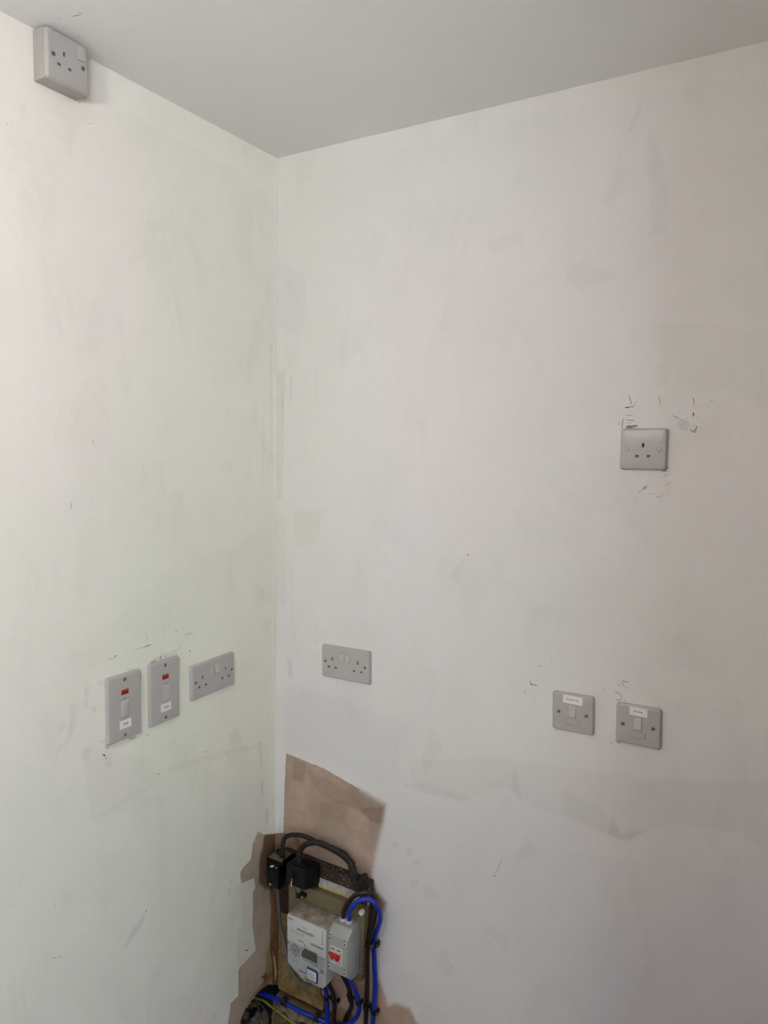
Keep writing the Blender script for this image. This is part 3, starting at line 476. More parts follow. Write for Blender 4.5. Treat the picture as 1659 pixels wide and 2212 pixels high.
# ---------------------------------------------------------------- painted plaster walls
def wall_material(name):
    m = bpy.data.materials.new(name)
    m.use_nodes = True
    nt = m.node_tree
    N, Lk = nt.nodes, nt.links
    b = N['Principled BSDF']
    b.inputs['Specular IOR Level'].default_value = 0.25
    tc = N.new('ShaderNodeTexCoord')
    def attr(n):
        a = N.new('ShaderNodeAttribute'); a.attribute_name = n; return a
    def noise(scale, det, rough=0.6):
        n = N.new('ShaderNodeTexNoise')
        n.inputs['Scale'].default_value = scale; n.inputs['Detail'].default_value = det
        n.inputs['Roughness'].default_value = rough
        Lk.new(tc.outputs['Object'], n.inputs['Vector'])
        return n
    def math_(op, a, b_, c=None):
        n = N.new('ShaderNodeMath'); n.operation = op
        for i, v in enumerate((a, b_, c)):
            if v is None: continue
            if isinstance(v, (int, float)): n.inputs[i].default_value = v
            else: Lk.new(v, n.inputs[i])
        return n.outputs[0]
    paint, plaster, bare, rag = attr('paint'), attr('plaster'), attr('bare'), attr('rag')
    # ragged brush edge between the paint and the bare plaster
    n1 = noise(150, 5, 0.7)
    n6 = noise(620, 3, 0.6)
    off = math_('ADD', math_('MULTIPLY', math_('SUBTRACT', n1.outputs['Fac'], 0.5), 0.011),
                math_('MULTIPLY', math_('SUBTRACT', n6.outputs['Fac'], 0.5), math_('MULTIPLY', rag.outputs['Fac'], 10.0)))
    edge = math_('ADD', bare.outputs['Fac'], off)
    fac = N.new('ShaderNodeMath'); fac.operation = 'MULTIPLY_ADD'; fac.use_clamp = True
    Lk.new(edge, fac.inputs[0]); fac.inputs[1].default_value = 900.0; fac.inputs[2].default_value = 0.5
    # fine roller mottle on the paint, trowel mottle on the plaster
    n2 = noise(55, 6, 0.7)
    n3 = noise(700, 2, 0.5)
    mot = math_('ADD', math_('MULTIPLY', math_('SUBTRACT', n2.outputs['Fac'], 0.5), 0.05), math_('MULTIPLY', math_('SUBTRACT', n3.outputs['Fac'], 0.5), 0.05))
    mot = math_('ADD', mot, 1.0)
    # grubby rubbed smears, longer than they are tall
    mp = N.new('ShaderNodeMapping'); mp.inputs['Scale'].default_value = (1.0, 1.0, 0.55)
    mp.inputs['Rotation'].default_value = (0.25, 0.3, 0.0)
    Lk.new(tc.outputs['Object'], mp.inputs['Vector'])
    n7 = N.new('ShaderNodeTexNoise'); n7.inputs['Scale'].default_value = 8.0; n7.inputs['Detail'].default_value = 9
    n7.inputs['Roughness'].default_value = 0.68; n7.inputs['Distortion'].default_value = 0.6
    Lk.new(mp.outputs['Vector'], n7.inputs['Vector'])
    mr = N.new('ShaderNodeMapRange'); mr.inputs['From Min'].default_value = 0.52; mr.inputs['From Max'].default_value = 0.72
    mr.inputs['To Min'].default_value = 1.0; mr.inputs['To Max'].default_value = 0.93
    Lk.new(n7.outputs['Fac'], mr.inputs['Value'])
    mot = math_('MULTIPLY', mot, mr.outputs['Result'])
    mulp = N.new('ShaderNodeVectorMath'); mulp.operation = 'SCALE'
    Lk.new(paint.outputs['Color'], mulp.inputs[0]); Lk.new(mot, mulp.inputs['Scale'])
    n4 = noise(38, 7, 0.75)
    mot2 = math_('ADD', math_('MULTIPLY', math_('SUBTRACT', n4.outputs['Fac'], 0.5), 0.55), 1.0)
    mulb = N.new('ShaderNodeVectorMath'); mulb.operation = 'SCALE'
    Lk.new(plaster.outputs['Color'], mulb.inputs[0]); Lk.new(mot2, mulb.inputs['Scale'])
    mix = N.new('ShaderNodeMix'); mix.data_type = 'RGBA'
    Lk.new(fac.outputs[0], mix.inputs['Factor'])
    Lk.new(mulp.outputs[0], mix.inputs['A']); Lk.new(mulb.outputs[0], mix.inputs['B'])
    Lk.new(mix.outputs['Result'], b.inputs['Base Color'])
    b.inputs['Roughness'].default_value = 0.62
    # relief: roller stipple, gentle trowel waves, paint film edge
    n5 = noise(22, 3)
    h = math_('ADD', math_('MULTIPLY', n3.outputs['Fac'], 0.10), math_('MULTIPLY', n5.outputs['Fac'], 0.5))
    h = math_('SUBTRACT', h, math_('MULTIPLY', fac.outputs[0], 0.25))
    bp = N.new('ShaderNodeBump')
    bp.inputs['Strength'].default_value = 0.35; bp.inputs['Distance'].default_value = 0.0012
    Lk.new(h, bp.inputs['Height']); Lk.new(bp.outputs['Normal'], b.inputs['Normal'])
    return m

PAINT = {'left': np.array([0.862, 0.816, 0.752]), 'right': np.array([0.706, 0.670, 0.654])}   # left made lighter than right to stand in for stronger light on it
PLASTER = {'left': np.array([0.44, 0.355, 0.28]), 'right': np.array([0.385, 0.285, 0.225])}

def grid_coords(fine_end, total, step, coarse=0.15):
    a = np.arange(0, fine_end + 1e-9, step)
    n = max(1, int((total - a[-1]) / coarse))
    return np.concatenate([a, a[-1] + (total - a[-1]) * np.arange(1, n + 1) / n])

def make_wall(name, side, fine_end, total, tones, bare_poly, stains, hole=None):
    us = grid_coords(fine_end, total, 0.004)
    zs = np.linspace(0, ROOM_H, 603)
    nu, nz = len(us), len(zs)
    U, Z = np.meshgrid(us, zs, indexing='ij')
    S, z = U.ravel(), Z.ravel()                      # S = distance from the corner
    u = -S if side == 'left' else S                  # wall coordinate used by the data above
    seed = 3 if side == 'left' else 90
    paint = np.tile(PAINT[side], (len(u), 1))
    lum = 0.030 * fbm(u, z, 0.35, seed) + 0.022 * fbm(u * 1.6, z, 0.10, seed + 9)
    hue = 0.024 * fbm(u, z, 0.42, seed + 20)
    paint *= (1 + lum)[:, None]
    paint *= 1 + np.stack([-hue, 0.35 * hue, -0.6 * hue], 1)
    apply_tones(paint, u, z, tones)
    plaster = np.tile(PLASTER[side], (len(u), 1))
    plaster *= (1 + 0.22 * fbm(u, z, 0.09, seed + 30))[:, None]
    apply_tones(plaster, u, z, stains)
    near = (S < 0.6) & (z < 1.0)
    bare = np.full(len(u), -0.2)
    bare[near] = poly_sd(u[near], z[near], bare_poly)
    rag = np.full(len(u), 0.0004)
    if side == 'right':
        right_edge = near & (u > 0.27) & (z > 0.3)
        rag[right_edge] = 0.0075
        rag[near & (u > 0.27) & (z <= 0.3)] = 0.006
    else:
        rag[near & (z > 0.60) & (u > -0.13)] = 0.0015
    depth = 0.0007 * fbm(u, z, 0.18, seed + 40, 2)   # hand-trowelled surface
    depth[z > ROOM_H - 0.02] = 0
    if side == 'left':
        m = (S < 0.3) & (z < 0.3)
        uu = u[m] + 0.010 * fbm(u[m], z[m], 0.03, 5); zz = z[m] + 0.010 * fbm(u[m], z[m], 0.03, 6)
        sd = poly_sd(uu, zz, hole)
        t = np.clip(sd / 0.012, 0, 1)
        dep = -t * (0.085 + 0.05 * fbm(u[m], z[m], 0.03, 7))
        depth[m] += dep
        pl = plaster[m]
        rub = np.array([0.115, 0.105, 0.085]) * (1 + 0.9 * fbm(u[m], z[m], 0.02, 8))[:, None]
        plaster[m] = pl * (1 - t[:, None]) + np.clip(rub, 0.015, 1) * t[:, None]
        bare[m] = np.where(t > 0, 0.05, bare[m])
    else:
        # channel chopped out under the chipboard, rough footing below it
        lim = 0.205 + 0.02 * vnoise(z, z * 0, 0.03, 4)
        top = 0.156 + 0.006 * vnoise(u, u * 0, 0.02, 5)
        mid = 0.118 + 0.014 * fbm(u, u * 0, 0.04, 6)
        a = np.clip((lim - u) / 0.015, 0, 1)
        ch = a * np.clip((top - z) / 0.006, 0, 1) * np.clip((z - mid) / 0.008 + 0.5, 0, 1)
        ft = a * np.clip((mid - z) / 0.01, 0, 1)
        depth += -0.045 * ch + ft * (0.012 + 0.012 * fbm(u, z, 0.025, 8))
        rub = np.array([0.20, 0.165, 0.115]) * (1 + 0.8 * fbm(u, z, 0.02, 9))[:, None]
        plaster = plaster * (1 - ft[:, None]) + np.clip(rub, 0.02, 1) * ft[:, None]
        plaster *= (1 - 0.55 * ch)[:, None]  # recess shade put into the channel's plaster colour
    T = 0.22
    if side == 'left':
        front = np.stack([depth, -S, z], 1)
        back = np.array([[-T, T, 0], [-T, -total, 0], [-T, -total, ROOM_H], [-T, T, ROOM_H]])
    else:
        front = np.stack([S, -depth, z], 1)
        back = np.array([[-T, T, 0], [total, T, 0], [total, T, ROOM_H], [-T, T, ROOM_H]])
    nF = len(front)
    i = np.arange(nu - 1)[:, None] * nz + np.arange(nz - 1)[None, :]
    i = i.ravel()
    quads = np.stack([i, i + 1, i + nz + 1, i + nz], 1) if side == 'left' else np.stack([i, i + nz, i + nz + 1, i + 1], 1)
    me = bpy.data.meshes.new(name)
    verts = np.concatenate([front, back])
    c00, c10, c11, c01 = 0, (nu - 1) * nz, nu * nz - 1, nz - 1
    b0, b1, b2, b3 = nF, nF + 1, nF + 2, nF + 3
    extra = [(b0, b1, b2, b3), (c10, b1, b2, c11)]
    faces = np.concatenate([quads, np.array(extra)])
    me.vertices.add(len(verts)); me.vertices.foreach_set('co', verts.astype(np.float32).ravel())
    me.loops.add(faces.size); me.loops.foreach_set('vertex_index', faces.astype(np.int32).ravel())
    me.polygons.add(len(faces)); me.polygons.foreach_set('loop_start', np.arange(0, faces.size, 4, dtype=np.int32))
    me.update(calc_edges=True)
    me.polygons.foreach_set('use_smooth', [True] * len(quads) + [False] * len(extra))
    def put(n, arr, kind, key):
        full = np.concatenate([arr, np.repeat(arr[:1], 4, 0)])
        at_ = me.attributes.new(n, kind, 'POINT')
        at_.data.foreach_set(key, full.astype(np.float32).ravel())
    one = np.ones((nF, 1))
    put('paint', np.concatenate([paint, one], 1), 'FLOAT_COLOR', 'color')
    put('plaster', np.concatenate([plaster, one], 1), 'FLOAT_COLOR', 'color')
    put('bare', bare, 'FLOAT', 'value')
    put('rag', rag, 'FLOAT', 'value')
    return structure(link(name, me, None, M_WALL))

M_WALL = wall_material('patchy_painted_plaster')
wall_left = make_wall('wall_left', 'left', 0.86, -ROOM_Y, TONES_LEFT, BARE_LEFT, STAINS_LEFT, HOLE_LEFT)
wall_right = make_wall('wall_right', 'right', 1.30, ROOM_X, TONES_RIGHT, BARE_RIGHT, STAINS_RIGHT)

M_SCUFF = mat('pencil_and_scuff_grey', rgb(108, 103, 97), 0.8, noise=(900, 0.35, 2))
M_SCUFF_SOFT = mat('faint_scuff_grey', rgb(156, 150, 142), 0.8, noise=(900, 0.3, 2))
def scuffs(name, strokes, place, parent):
    """thin dry marks lying on the surface, joined: they are too small to pick apart"""
    for nm, m, lo, hi in ((name, M_SCUFF, 0.5, 2), (name, M_SCUFF_SOFT, 0, 0.5)):
        bm = bmesh.new()
        rnd = random.Random(4)
        for pts, w, dk in strokes:
            if not (lo <= dk < hi):
                continue
            p = [Vector(q).to_2d() for q in pts]
            fine = []
            for a, b in zip(p, p[1:]):
                n = max(2, int((b - a).length / 0.003))
                fine += [a.lerp(b, k / n) for k in range(n)]
            fine.append(p[-1])
            prev = None
            for k, q in enumerate(fine):
                t = (fine[min(k + 1, len(fine) - 1)] - fine[max(k - 1, 0)])
                t = t.normalized() if t.length > 1e-9 else Vector((1, 0))
                nrm = Vector((-t.y, t.x))
                ww = max(w, 0.00028) * (0.55 + 0.6 * rnd.random()) * (0.4 if k in (0, len(fine) - 1) else 1)
                row = [bm.verts.new(place(*(q + nrm * ww), 0.0)), bm.verts.new(place(*q, 0.0003)), bm.verts.new(place(*(q - nrm * ww), 0.0))]
                if prev:
                    bm.faces.new((prev[0], prev[1], row[1], row[0]))
                    bm.faces.new((prev[1], prev[2], row[2], row[1]))
                prev = row
        o = from_bm(nm, bm, parent, m)
        o['kind'] = 'stuff'
SURF = 0.0007
scuffs('scuff_marks', SCUFFS_LEFT, lambda y, z, d: (SURF + d, y, z), wall_left)
scuffs('scuff_marks', SCUFFS_RIGHT, lambda x, z, d: (x, -SURF - d, z), wall_right)

# loose stones and mortar showing inside the broken hole at the foot of the corner
M_STONE = mat('grey_rubble_stone', rgb(104, 100, 88), 0.85, noise=(60, 0.75, 8), bump=(90, 1.0, 0.008))
M_MORTAR = mat('ochre_mortar', rgb(112, 97, 72), 0.9, noise=(60, 0.6, 8), bump=(120, 1.0, 0.006))
def stone(c, size, seed, m, parent):
    rnd = random.Random(seed)
    bm = bmesh.new()
    for _ in range(26):
        v = Vector((rnd.gauss(0, 1), rnd.gauss(0, 1), rnd.gauss(0, 1))).normalized() * rnd.uniform(0.8, 1.0)
        bm.verts.new((c[0] + v.x * size[0], c[1] + v.y * size[1], c[2] + v.z * size[2]))
    bmesh.ops.convex_hull(bm, input=bm.verts)
    for v in [v for v in bm.verts if not v.link_faces]:
        bm.verts.remove(v)
    bmesh.ops.bevel(bm, geom=list(bm.edges), offset=0.0022, segments=1, affect='EDGES')
    return from_bm('stone', bm, parent, m, smooth=40)
for c, s, sd, m in (((-0.030, -0.050, 0.062), (0.020, 0.030, 0.034), 1, M_STONE), ((-0.034, -0.098, 0.074), (0.018, 0.022, 0.030), 2, M_STONE),
                    ((-0.024, -0.018, 0.048), (0.020, 0.018, 0.030), 3, M_MORTAR), ((-0.040, -0.078, 0.100), (0.016, 0.016, 0.016), 4, M_STONE),
                    ((-0.022, -0.070, 0.024), (0.018, 0.034, 0.022), 5, M_MORTAR), ((-0.026, -0.118, 0.034), (0.018, 0.020, 0.028), 6, M_STONE),
                    ((-0.044, -0.030, 0.100), (0.014, 0.018, 0.014), 7, M_STONE)):
    stone(c, s, sd, m, wall_left)
for c, s, sd, m in (((0.040, -0.018, 0.075), (0.032, 0.020, 0.026), 11, M_MORTAR), ((0.108, -0.016, 0.085), (0.034, 0.018, 0.020), 12, M_STONE),
                    ((0.160, -0.014, 0.070), (0.026, 0.018, 0.030), 13, M_MORTAR), ((0.020, -0.022, 0.030), (0.026, 0.020, 0.024), 14, M_STONE),
                    ((0.080, -0.018, 0.036), (0.034, 0.020, 0.024), 15, M_STONE)):
    stone(c, s, sd, m, wall_right)

# ---------------------------------------------------------------- ceiling, floor and the rest of the room
M_CEIL = mat('matt_ceiling_paint', (0.83, 0.835, 0.82, 1), 0.7, noise=(3.0, 0.025, 3), bump=(500, 0.1, 0.0005), spec=0.2)
M_OTHER = mat('plain_wall_paint', (0.66, 0.63, 0.60, 1), 0.7, noise=(4.0, 0.06, 4), spec=0.2)
M_FLOOR = mat('dusty_screed_floor', (0.155, 0.145, 0.150, 1), 0.85, noise=(9.0, 0.35, 6), bump=(60, 0.4, 0.003), spec=0.2)
T = 0.22
bm = bmesh.new(); add_box(bm, -T, ROOM_X + T, ROOM_Y - T, T, ROOM_H, ROOM_H + 0.15)
ceiling = structure(from_bm('ceiling', bm, None, M_CEIL))
bm = bmesh.new(); add_box(bm, -T, ROOM_X + T, ROOM_Y - T, T, -0.15, 0)
structure(from_bm('floor', bm, None, M_FLOOR))
scuffs('scuff_marks', SCUFFS_CEILING, lambda x, y, d: (x, y, ROOM_H - 0.0004 - d), ceiling)
W = WIN
bm = bmesh.new()
add_box(bm, -T, W['x0'], ROOM_Y - T, ROOM_Y, 0, ROOM_H)
add_box(bm, W['x1'], ROOM_X + T, ROOM_Y - T, ROOM_Y, 0, ROOM_H)
add_box(bm, W['x0'], W['x1'], ROOM_Y - T, ROOM_Y, 0, W['z0'])
add_box(bm, W['x0'], W['x1'], ROOM_Y - T, ROOM_Y, W['z1'], ROOM_H)
structure(from_bm('wall_back', bm, None, M_OTHER))
bm = bmesh.new(); add_box(bm, ROOM_X, ROOM_X + T, ROOM_Y, 0, 0, ROOM_H)
structure(from_bm('wall_far_side', bm, None, M_OTHER))
bm = bmesh.new(); add_box(bm, SIDE_BLOCKER_X, SIDE_BLOCKER_X + 0.1, -SIDE_BLOCKER_LEN, -0.002, 0, ROOM_H)  # added blocker on the right, coloured dark to cut bounce light
structure(from_bm('side_light_blocker', bm, None, mat('side_blocker_brown', (0.33, 0.26, 0.22, 1), 0.85, noise=(9, 0.3, 5), spec=0.2)))
# unseen block added to keep window light off the foot of the corner
bm = bmesh.new(); add_box(bm, LOW_BLOCKER[0], LOW_BLOCKER[1], LOW_BLOCKER[2], LOW_BLOCKER[3], 0, LOW_BLOCKER[4])
structure(from_bm('low_light_blocker', bm, None, mat('low_blocker_brown', (0.33, 0.26, 0.22, 1), 0.85, noise=(9, 0.3, 5), spec=0.2)))
M_FRAME = mat('white_window_frame', rgb(232, 232, 230), 0.35)
bm = bmesh.new()
ym = ROOM_Y - T + 0.01
for x0, x1, z0, z1 in ((W['x0'], W['x0'] + 0.05, W['z0'], W['z1']), (W['x1'] - 0.05, W['x1'], W['z0'], W['z1']),
                       (W['x0'], W['x1'], W['z0'], W['z0'] + 0.05), (W['x0'], W['x1'], W['z1'] - 0.05, W['z1'])):
    add_box(bm, x0, x1, ym, ym + 0.06, z0, z1, 0.004)
structure(from_bm('window_1', bm, None, M_FRAME))

# unseen bulb on a flex, added to light the upper walls and ceiling
lx, ly, lz = FILL_POS
t = thing('fill_bulb', 'added fill bulb hanging out of view on its flex from the ceiling', 'lamp', Matrix.Translation((lx, ly, ROOM_H)))
H_ = lz - ROOM_H
bm = bmesh.new(); add_cyl(bm, (0, 0, -0.022), (0, 0, 0), 0.032, 0.040, 28)
from_bm('fill_bulb_rose', bm, t, M_FRAME, smooth=40)
bm = bmesh.new(); add_cyl(bm, (0, 0, H_ + 0.085), (0, 0, -0.020), 0.0030, None, 10)
from_bm('flex', bm, t, M_FRAME, smooth=60)
bm = bmesh.new(); add_cyl(bm, (0, 0, H_ + 0.030), (0, 0, H_ + 0.088), 0.018, 0.012, 20)
from_bm('fill_bulb_holder', bm, t, M_FRAME, smooth=40)
M_FILL_BULB = bpy.data.materials.new('lit_fill_bulb')
M_FILL_BULB.use_nodes = True
_b = M_FILL_BULB.node_tree.nodes['Principled BSDF']
_b.inputs['Emission Color'].default_value = (*FILL_COLOR, 1)
_b.inputs['Emission Strength'].default_value = FILL_STRENGTH
bm = bmesh.new(); bmesh.ops.create_uvsphere(bm, u_segments=24, v_segments=16, radius=0.030, matrix=Matrix.Translation((0, 0, H_)))
from_bm('bulb', bm, t, M_FILL_BULB, smooth=60)

# ---------------------------------------------------------------- wiring accessories
M_PLATE = mat('moulded_plate_plastic', (0.42, 0.392, 0.376, 1), 0.34, noise=(14, 0.03, 3), bump=(900, 0.05, 0.0002))
M_ROCKER = mat('rocker_plastic', (0.47, 0.45, 0.425, 1), 0.32)
M_SLOT = mat('dark_slot', rgb(34, 28, 26), 0.6)
M_SHUTTER = mat('grey_slot_shutter', rgb(104, 98, 95), 0.5)
M_SCREW = mat('zinc_screw', rgb(150, 146, 140), 0.35, metallic=0.35, noise=(400, 0.35, 2))
M_SCREW_SLOT = mat('screw_slot_dark', rgb(40, 37, 35), 0.6)
M_NEON = mat('red_neon_lens', rgb(172, 60, 32), 0.25, noise=(250, 0.35, 2))
M_NEON_DARK = mat('neon_inner_red', rgb(110, 20, 12), 0.3)
M_PAPER = mat('white_label_tape', rgb(226, 224, 218), 0.5)
M_INK = mat('black_print', rgb(22, 21, 22), 0.6)
M_PRINT_GREY = mat('grey_print', rgb(120, 115, 112), 0.6)
M_BOX = mat('cream_back_box_plastic', (0.365, 0.345, 0.31, 1), 0.45, noise=(30, 0.06, 3))

def wall_frame(side, u, z, ang=0.0):
    if side == 'left':
        m = Matrix(((0, 0, 1), (1, 0, 0), (0, 1, 0))).to_4x4()
        m.translation = (0.0, u, z)
    else:
        m = Matrix(((1, 0, 0), (0, 0, -1), (0, 1, 0))).to_4x4()
        m.translation = (u, 0.0, z)
    return m @ Matrix.Rotation(math.radians(ang), 4, 'Z')

def faceplate(name, w, h, holes, parent, z0=0.0, t=0.0096, rc=0.0045, material=None):
    """moulded plate: soft sloping rim, flat face with real pockets cut for pins, switch and fuse"""
    bm = bmesh.new()
    prof = ((0.0006, 0), (0.0003, 0.0006), (0.0005, 0.0030), (0.0014, 0.0062), (0.0019, 0.0076), (0.0026, t - 0.0008), (0.0036, t - 0.0002), (0.0046, t))
    loops = []
    for ins, zz in prof:
        r = max(rc - ins * 0.4, 0.0015)
        loops.append([bm.verts.new((x, y, z0 + zz)) for x, y in rrect(w - 2 * ins, h - 2 * ins, r)])
    n = len(loops[0])
    for a, b in zip(loops, loops[1:]):
        for k in range(n):
            bm.faces.new((a[k], a[(k + 1) % n], b[(k + 1) % n], b[k]))
    bm.faces.new(loops[0][::-1])
    edges = [bm.edges.get((loops[-1][k], loops[-1][(k + 1) % n])) for k in range(n)]
    rims = []
    for outline, depth in holes:
        vs = [bm.verts.new((x, y, z0 + t)) for x, y in outline]
        es = [bm.edges.new((vs[k], vs[(k + 1) % len(vs)])) for k in range(len(vs))]
        edges += es
        rims.append((vs, depth))
    bmesh.ops.triangle_fill(bm, edges=edges, use_beauty=True, use_dissolve=False, normal=(0, 0, 1))
    for vs, depth in rims:
        lo = [bm.verts.new((v.co.x, v.co.y, v.co.z - depth)) for v in vs]
        m = len(vs)
        for k in range(m):
            bm.faces.new((vs[k], vs[(k + 1) % m], lo[(k + 1) % m], lo[k]))
        bm.faces.new(lo)
    return from_bm(name, bm, parent, material or M_PLATE, smooth=28)

def slab(name, outline, z0, z1, parent, material, bevel=0.0):
    bm = bmesh.new()
    add_prism(bm, outline, 'z', z0, z1, bevel, 2)
    return from_bm(name, bm, parent, material, smooth=35)

def rect(cx, cy, w, h):
    return [(cx - w / 2, cy - h / 2), (cx + w / 2, cy - h / 2), (cx + w / 2, cy + h / 2), (cx - w / 2, cy + h / 2)]

def circle(cx, cy, r, n=20):
    return [(cx + r * math.cos(2 * math.pi * k / n), cy + r * math.sin(2 * math.pi * k / n)) for k in range(n)]

def screw(cx, cy, zf, parent, r=0.0034, ang=40):
    bm = bmesh.new()
    add_cyl(bm, (cx, cy, zf - 0.0016), (cx, cy, zf - 0.0007), r, r * 0.9, 20)
    bmesh.ops.create_uvsphere(bm, u_segments=16, v_segments=8, radius=r * 0.9,
                              matrix=Matrix.Translation((cx, cy, zf - 0.0009)) @ Matrix.Diagonal((1, 1, 0.28, 1)))
    s = from_bm('screw', bm, parent, M_SCREW, smooth=40)
    bm = bmesh.new()
    add_box(bm, -r * 0.8, r * 0.8, -r * 0.17, r * 0.17, -0.0004, 0.0004)
    bm.transform(Matrix.Translation((cx, cy, zf - 0.0001)) @ Matrix.Rotation(math.radians(ang), 4, 'Z'))
    from_bm('screw_slot', bm, s, M_SCREW_SLOT)
    return s

def rocker(cx, cy, w, h, zf, parent, tilt=1, name='rocker_switch', material=None, rise=0.0026):
    """wedge rocker: tilt=1 stands proud at the bottom, -1 at the top"""
    bm = bmesh.new()
    zt, zb = (zf + 0.0004, zf + rise) if tilt > 0 else (zf + rise, zf + 0.0004)
    zt, zb = max(zt, zf + 0.0003), max(zb, zf + 0.0003)
    y0, y1 = cy - h / 2, cy + h / 2
    sl = 0.0022
    if tilt > 0:
        prof = [(y0, zf - 0.002), (y0, zf + rise * 0.55), (y0 + sl, zf + rise), (y1, zf + 0.0004), (y1, zf - 0.002)]
    else:
        prof = [(y0, zf - 0.002), (y0, zf + 0.0004), (y1 - sl, zf + rise), (y1, zf + rise * 0.55), (y1, zf - 0.002)]
    add_prism(bm, prof, 'x', cx - w / 2, cx + w / 2, 0.0004, 2)
    return from_bm(name, bm, parent, material or M_ROCKER, smooth=30)

def text(name, s, size, m, parent, material, width=None):
    cu = bpy.data.curves.new(name, 'FONT')
    cu.body = s
    cu.size = size
    cu.align_x = 'CENTER'
    cu.align_y = 'CENTER'
    cu.extrude = 0.00008
    cu.resolution_u = 3
    tmp = bpy.data.objects.new(name, cu)
    COL.objects.link(tmp)
    me = bpy.data.meshes.new_from_object(tmp)
    bpy.data.objects.remove(tmp, do_unlink=True)
    bpy.data.curves.remove(cu)
    if width:
        xs = [v.co.x for v in me.vertices]
        k = width / (max(xs) - min(xs))
        me.transform(Matrix.Diagonal((k, 1, 1, 1)))
    me.transform(m)
    return link(name, me, parent, material)

def pin_holes(cx, cy):
    return [(rect(cx, cy + 0.0080, 0.0042, 0.0084), 0.005), (rect(cx - 0.0108, cy - 0.0136, 0.0068, 0.0046), 0.0014), (rect(cx + 0.0108, cy - 0.0136, 0.0068, 0.0046), 0.0014)]

def pins(cx, cy, zf, parent):
    slab('earth_slot', rect(cx, cy + 0.0080, 0.0041, 0.0083), zf - 0.0052, zf - 0.0034, parent, M_SLOT)
    for s in (-1, 1):
        sl = slab('pin_slot', rect(cx + s * 0.0108, cy - 0.0136, 0.0067, 0.0045), zf - 0.0016, zf - 0.0011, parent, M_SLOT)
        slab('shutter', rect(cx + s * 0.0108 + 0.0004, cy - 0.0142, 0.0055, 0.0026), zf - 0.0012, zf - 0.0007, sl, M_SHUTTER)

TF = 0.0096
def double_socket(side, u, z, ang, w, h, label, states):
    t = thing('double_socket', label, 'socket', wall_frame(side, u, z, ang))
    holes = pin_holes(-0.0388, 0.0) + pin_holes(0.0388, 0.0) + [(circle(s * 0.0605, 0.0, 0.0040, 16), 0.0018) for s in (-1, 1)]
    holes += [(rect(s * 0.0090, 0.0165, 0.0146, 0.0246), 0.0022) for s in (-1, 1)]
    faceplate('faceplate', w, h, holes, t)
    for s in (-1, 1):
        pins(s * 0.0388, 0.0, TF, t)
        screw(s * 0.0605, 0.0, TF, t, 0.0036, 35 + 20 * s)
        r = rocker(s * 0.0090, 0.0165, 0.0138, 0.0238, TF, t, states[(s + 1) // 2])
        slab('indicator_strip', rect(s * 0.0090, 0.0165 + 0.0098, 0.0058, 0.0012), TF + 0.0012, TF + 0.0028 if states[(s + 1) // 2] < 0 else TF + 0.0014, r, M_PRINT_GREY)
    return t

def cooker_switch(u, z, ang, word, label, label_dy):
    t = thing('cooker_switch', label, 'switch', wall_frame('left', u, z, ang))
    holes = [(circle(0, s * 0.0602, 0.0042, 16), 0.0018) for s in (-1, 1)]
    holes += [(rect(0, 0.0335, 0.0186, 0.0112), 0.0020), (rect(0, -0.0022, 0.0208, 0.0372), 0.0022)]
    faceplate('faceplate', 0.0872, 0.1445, holes, t)
    for s in (-1, 1):
        screw(0, s * 0.0602, TF, t, 0.0038, 60 if s > 0 else 20)
    n = slab('neon_indicator', rect(0, 0.0335, 0.0182, 0.0108), TF - 0.0018, TF + 0.0006, t, M_NEON, 0.0004)
    slab('neon_lamp', rect(0, 0.0325, 0.0120, 0.0042), TF + 0.0004, TF + 0.0008, n, M_NEON_DARK)
    rocker(0, -0.0022, 0.0200, 0.0364, TF, t, -1, rise=0.0034)
    text('off_mark', 'OFF', 0.0040, Matrix.Translation((0, 0.0195, TF + 0.0001)), t, M_PRINT_GREY)
    text('on_mark', 'ON', 0.0040, Matrix.Translation((0, -0.0236, TF + 0.0001)), t, M_PRINT_GREY)
    lb = slab('label_sticker', rect(0.0004, label_dy, 0.0300, 0.0186), TF, TF + 0.0003, t, M_PAPER)
    text('lettering', word, 0.0074, Matrix.Translation((0.0010, label_dy + 0.0006, TF + 0.0004)) @ Matrix.Shear('XZ', 4, (0.0, 0.0)), lb, M_INK)
    return t

def fused_spur(u, z, ang, word, label, lw, ltilt, tw):
    t = thing('fused_spur', label, 'switch', wall_frame('right', u, z, ang))
    holes = [(circle(s * 0.0298, -0.0004, 0.0042, 16), 0.0018) for s in (-1, 1)]
    holes += [(rect(0, 0.0045, 0.0156, 0.0270), 0.0022), (rect(0.0006, -0.0196, 0.0312, 0.0132), 0.0020)]
    faceplate('faceplate', 0.0908, 0.0846, holes, t, rc=0.0065)
    for s in (-1, 1):
        screw(s * 0.0298, -0.0004, TF, t, 0.0038, 30)
    rocker(0, 0.0045, 0.0148, 0.0262, TF, t, 1, rise=0.0036)
    slab('fuse_carrier', rect(0.0006, -0.0196, 0.0304, 0.0124), TF - 0.0018, TF + 0.0002, t, M_PLATE, 0.0003)
    m = Matrix.Translation((0.0006, 0.0294, 0)) @ Matrix.Rotation(math.radians(ltilt), 4, 'Z')
    bm = bmesh.new()
    add_prism(bm, rect(0, 0, lw, 0.0176), 'z', TF, TF + 0.0003)
    bm.transform(m)
    lb = from_bm('label_sticker', bm, t, M_PAPER)
    text('lettering', word, 0.0052, m @ Matrix.Translation((0, 0.0002, TF + 0.0004)), lb, M_INK, width=tw)
    return t

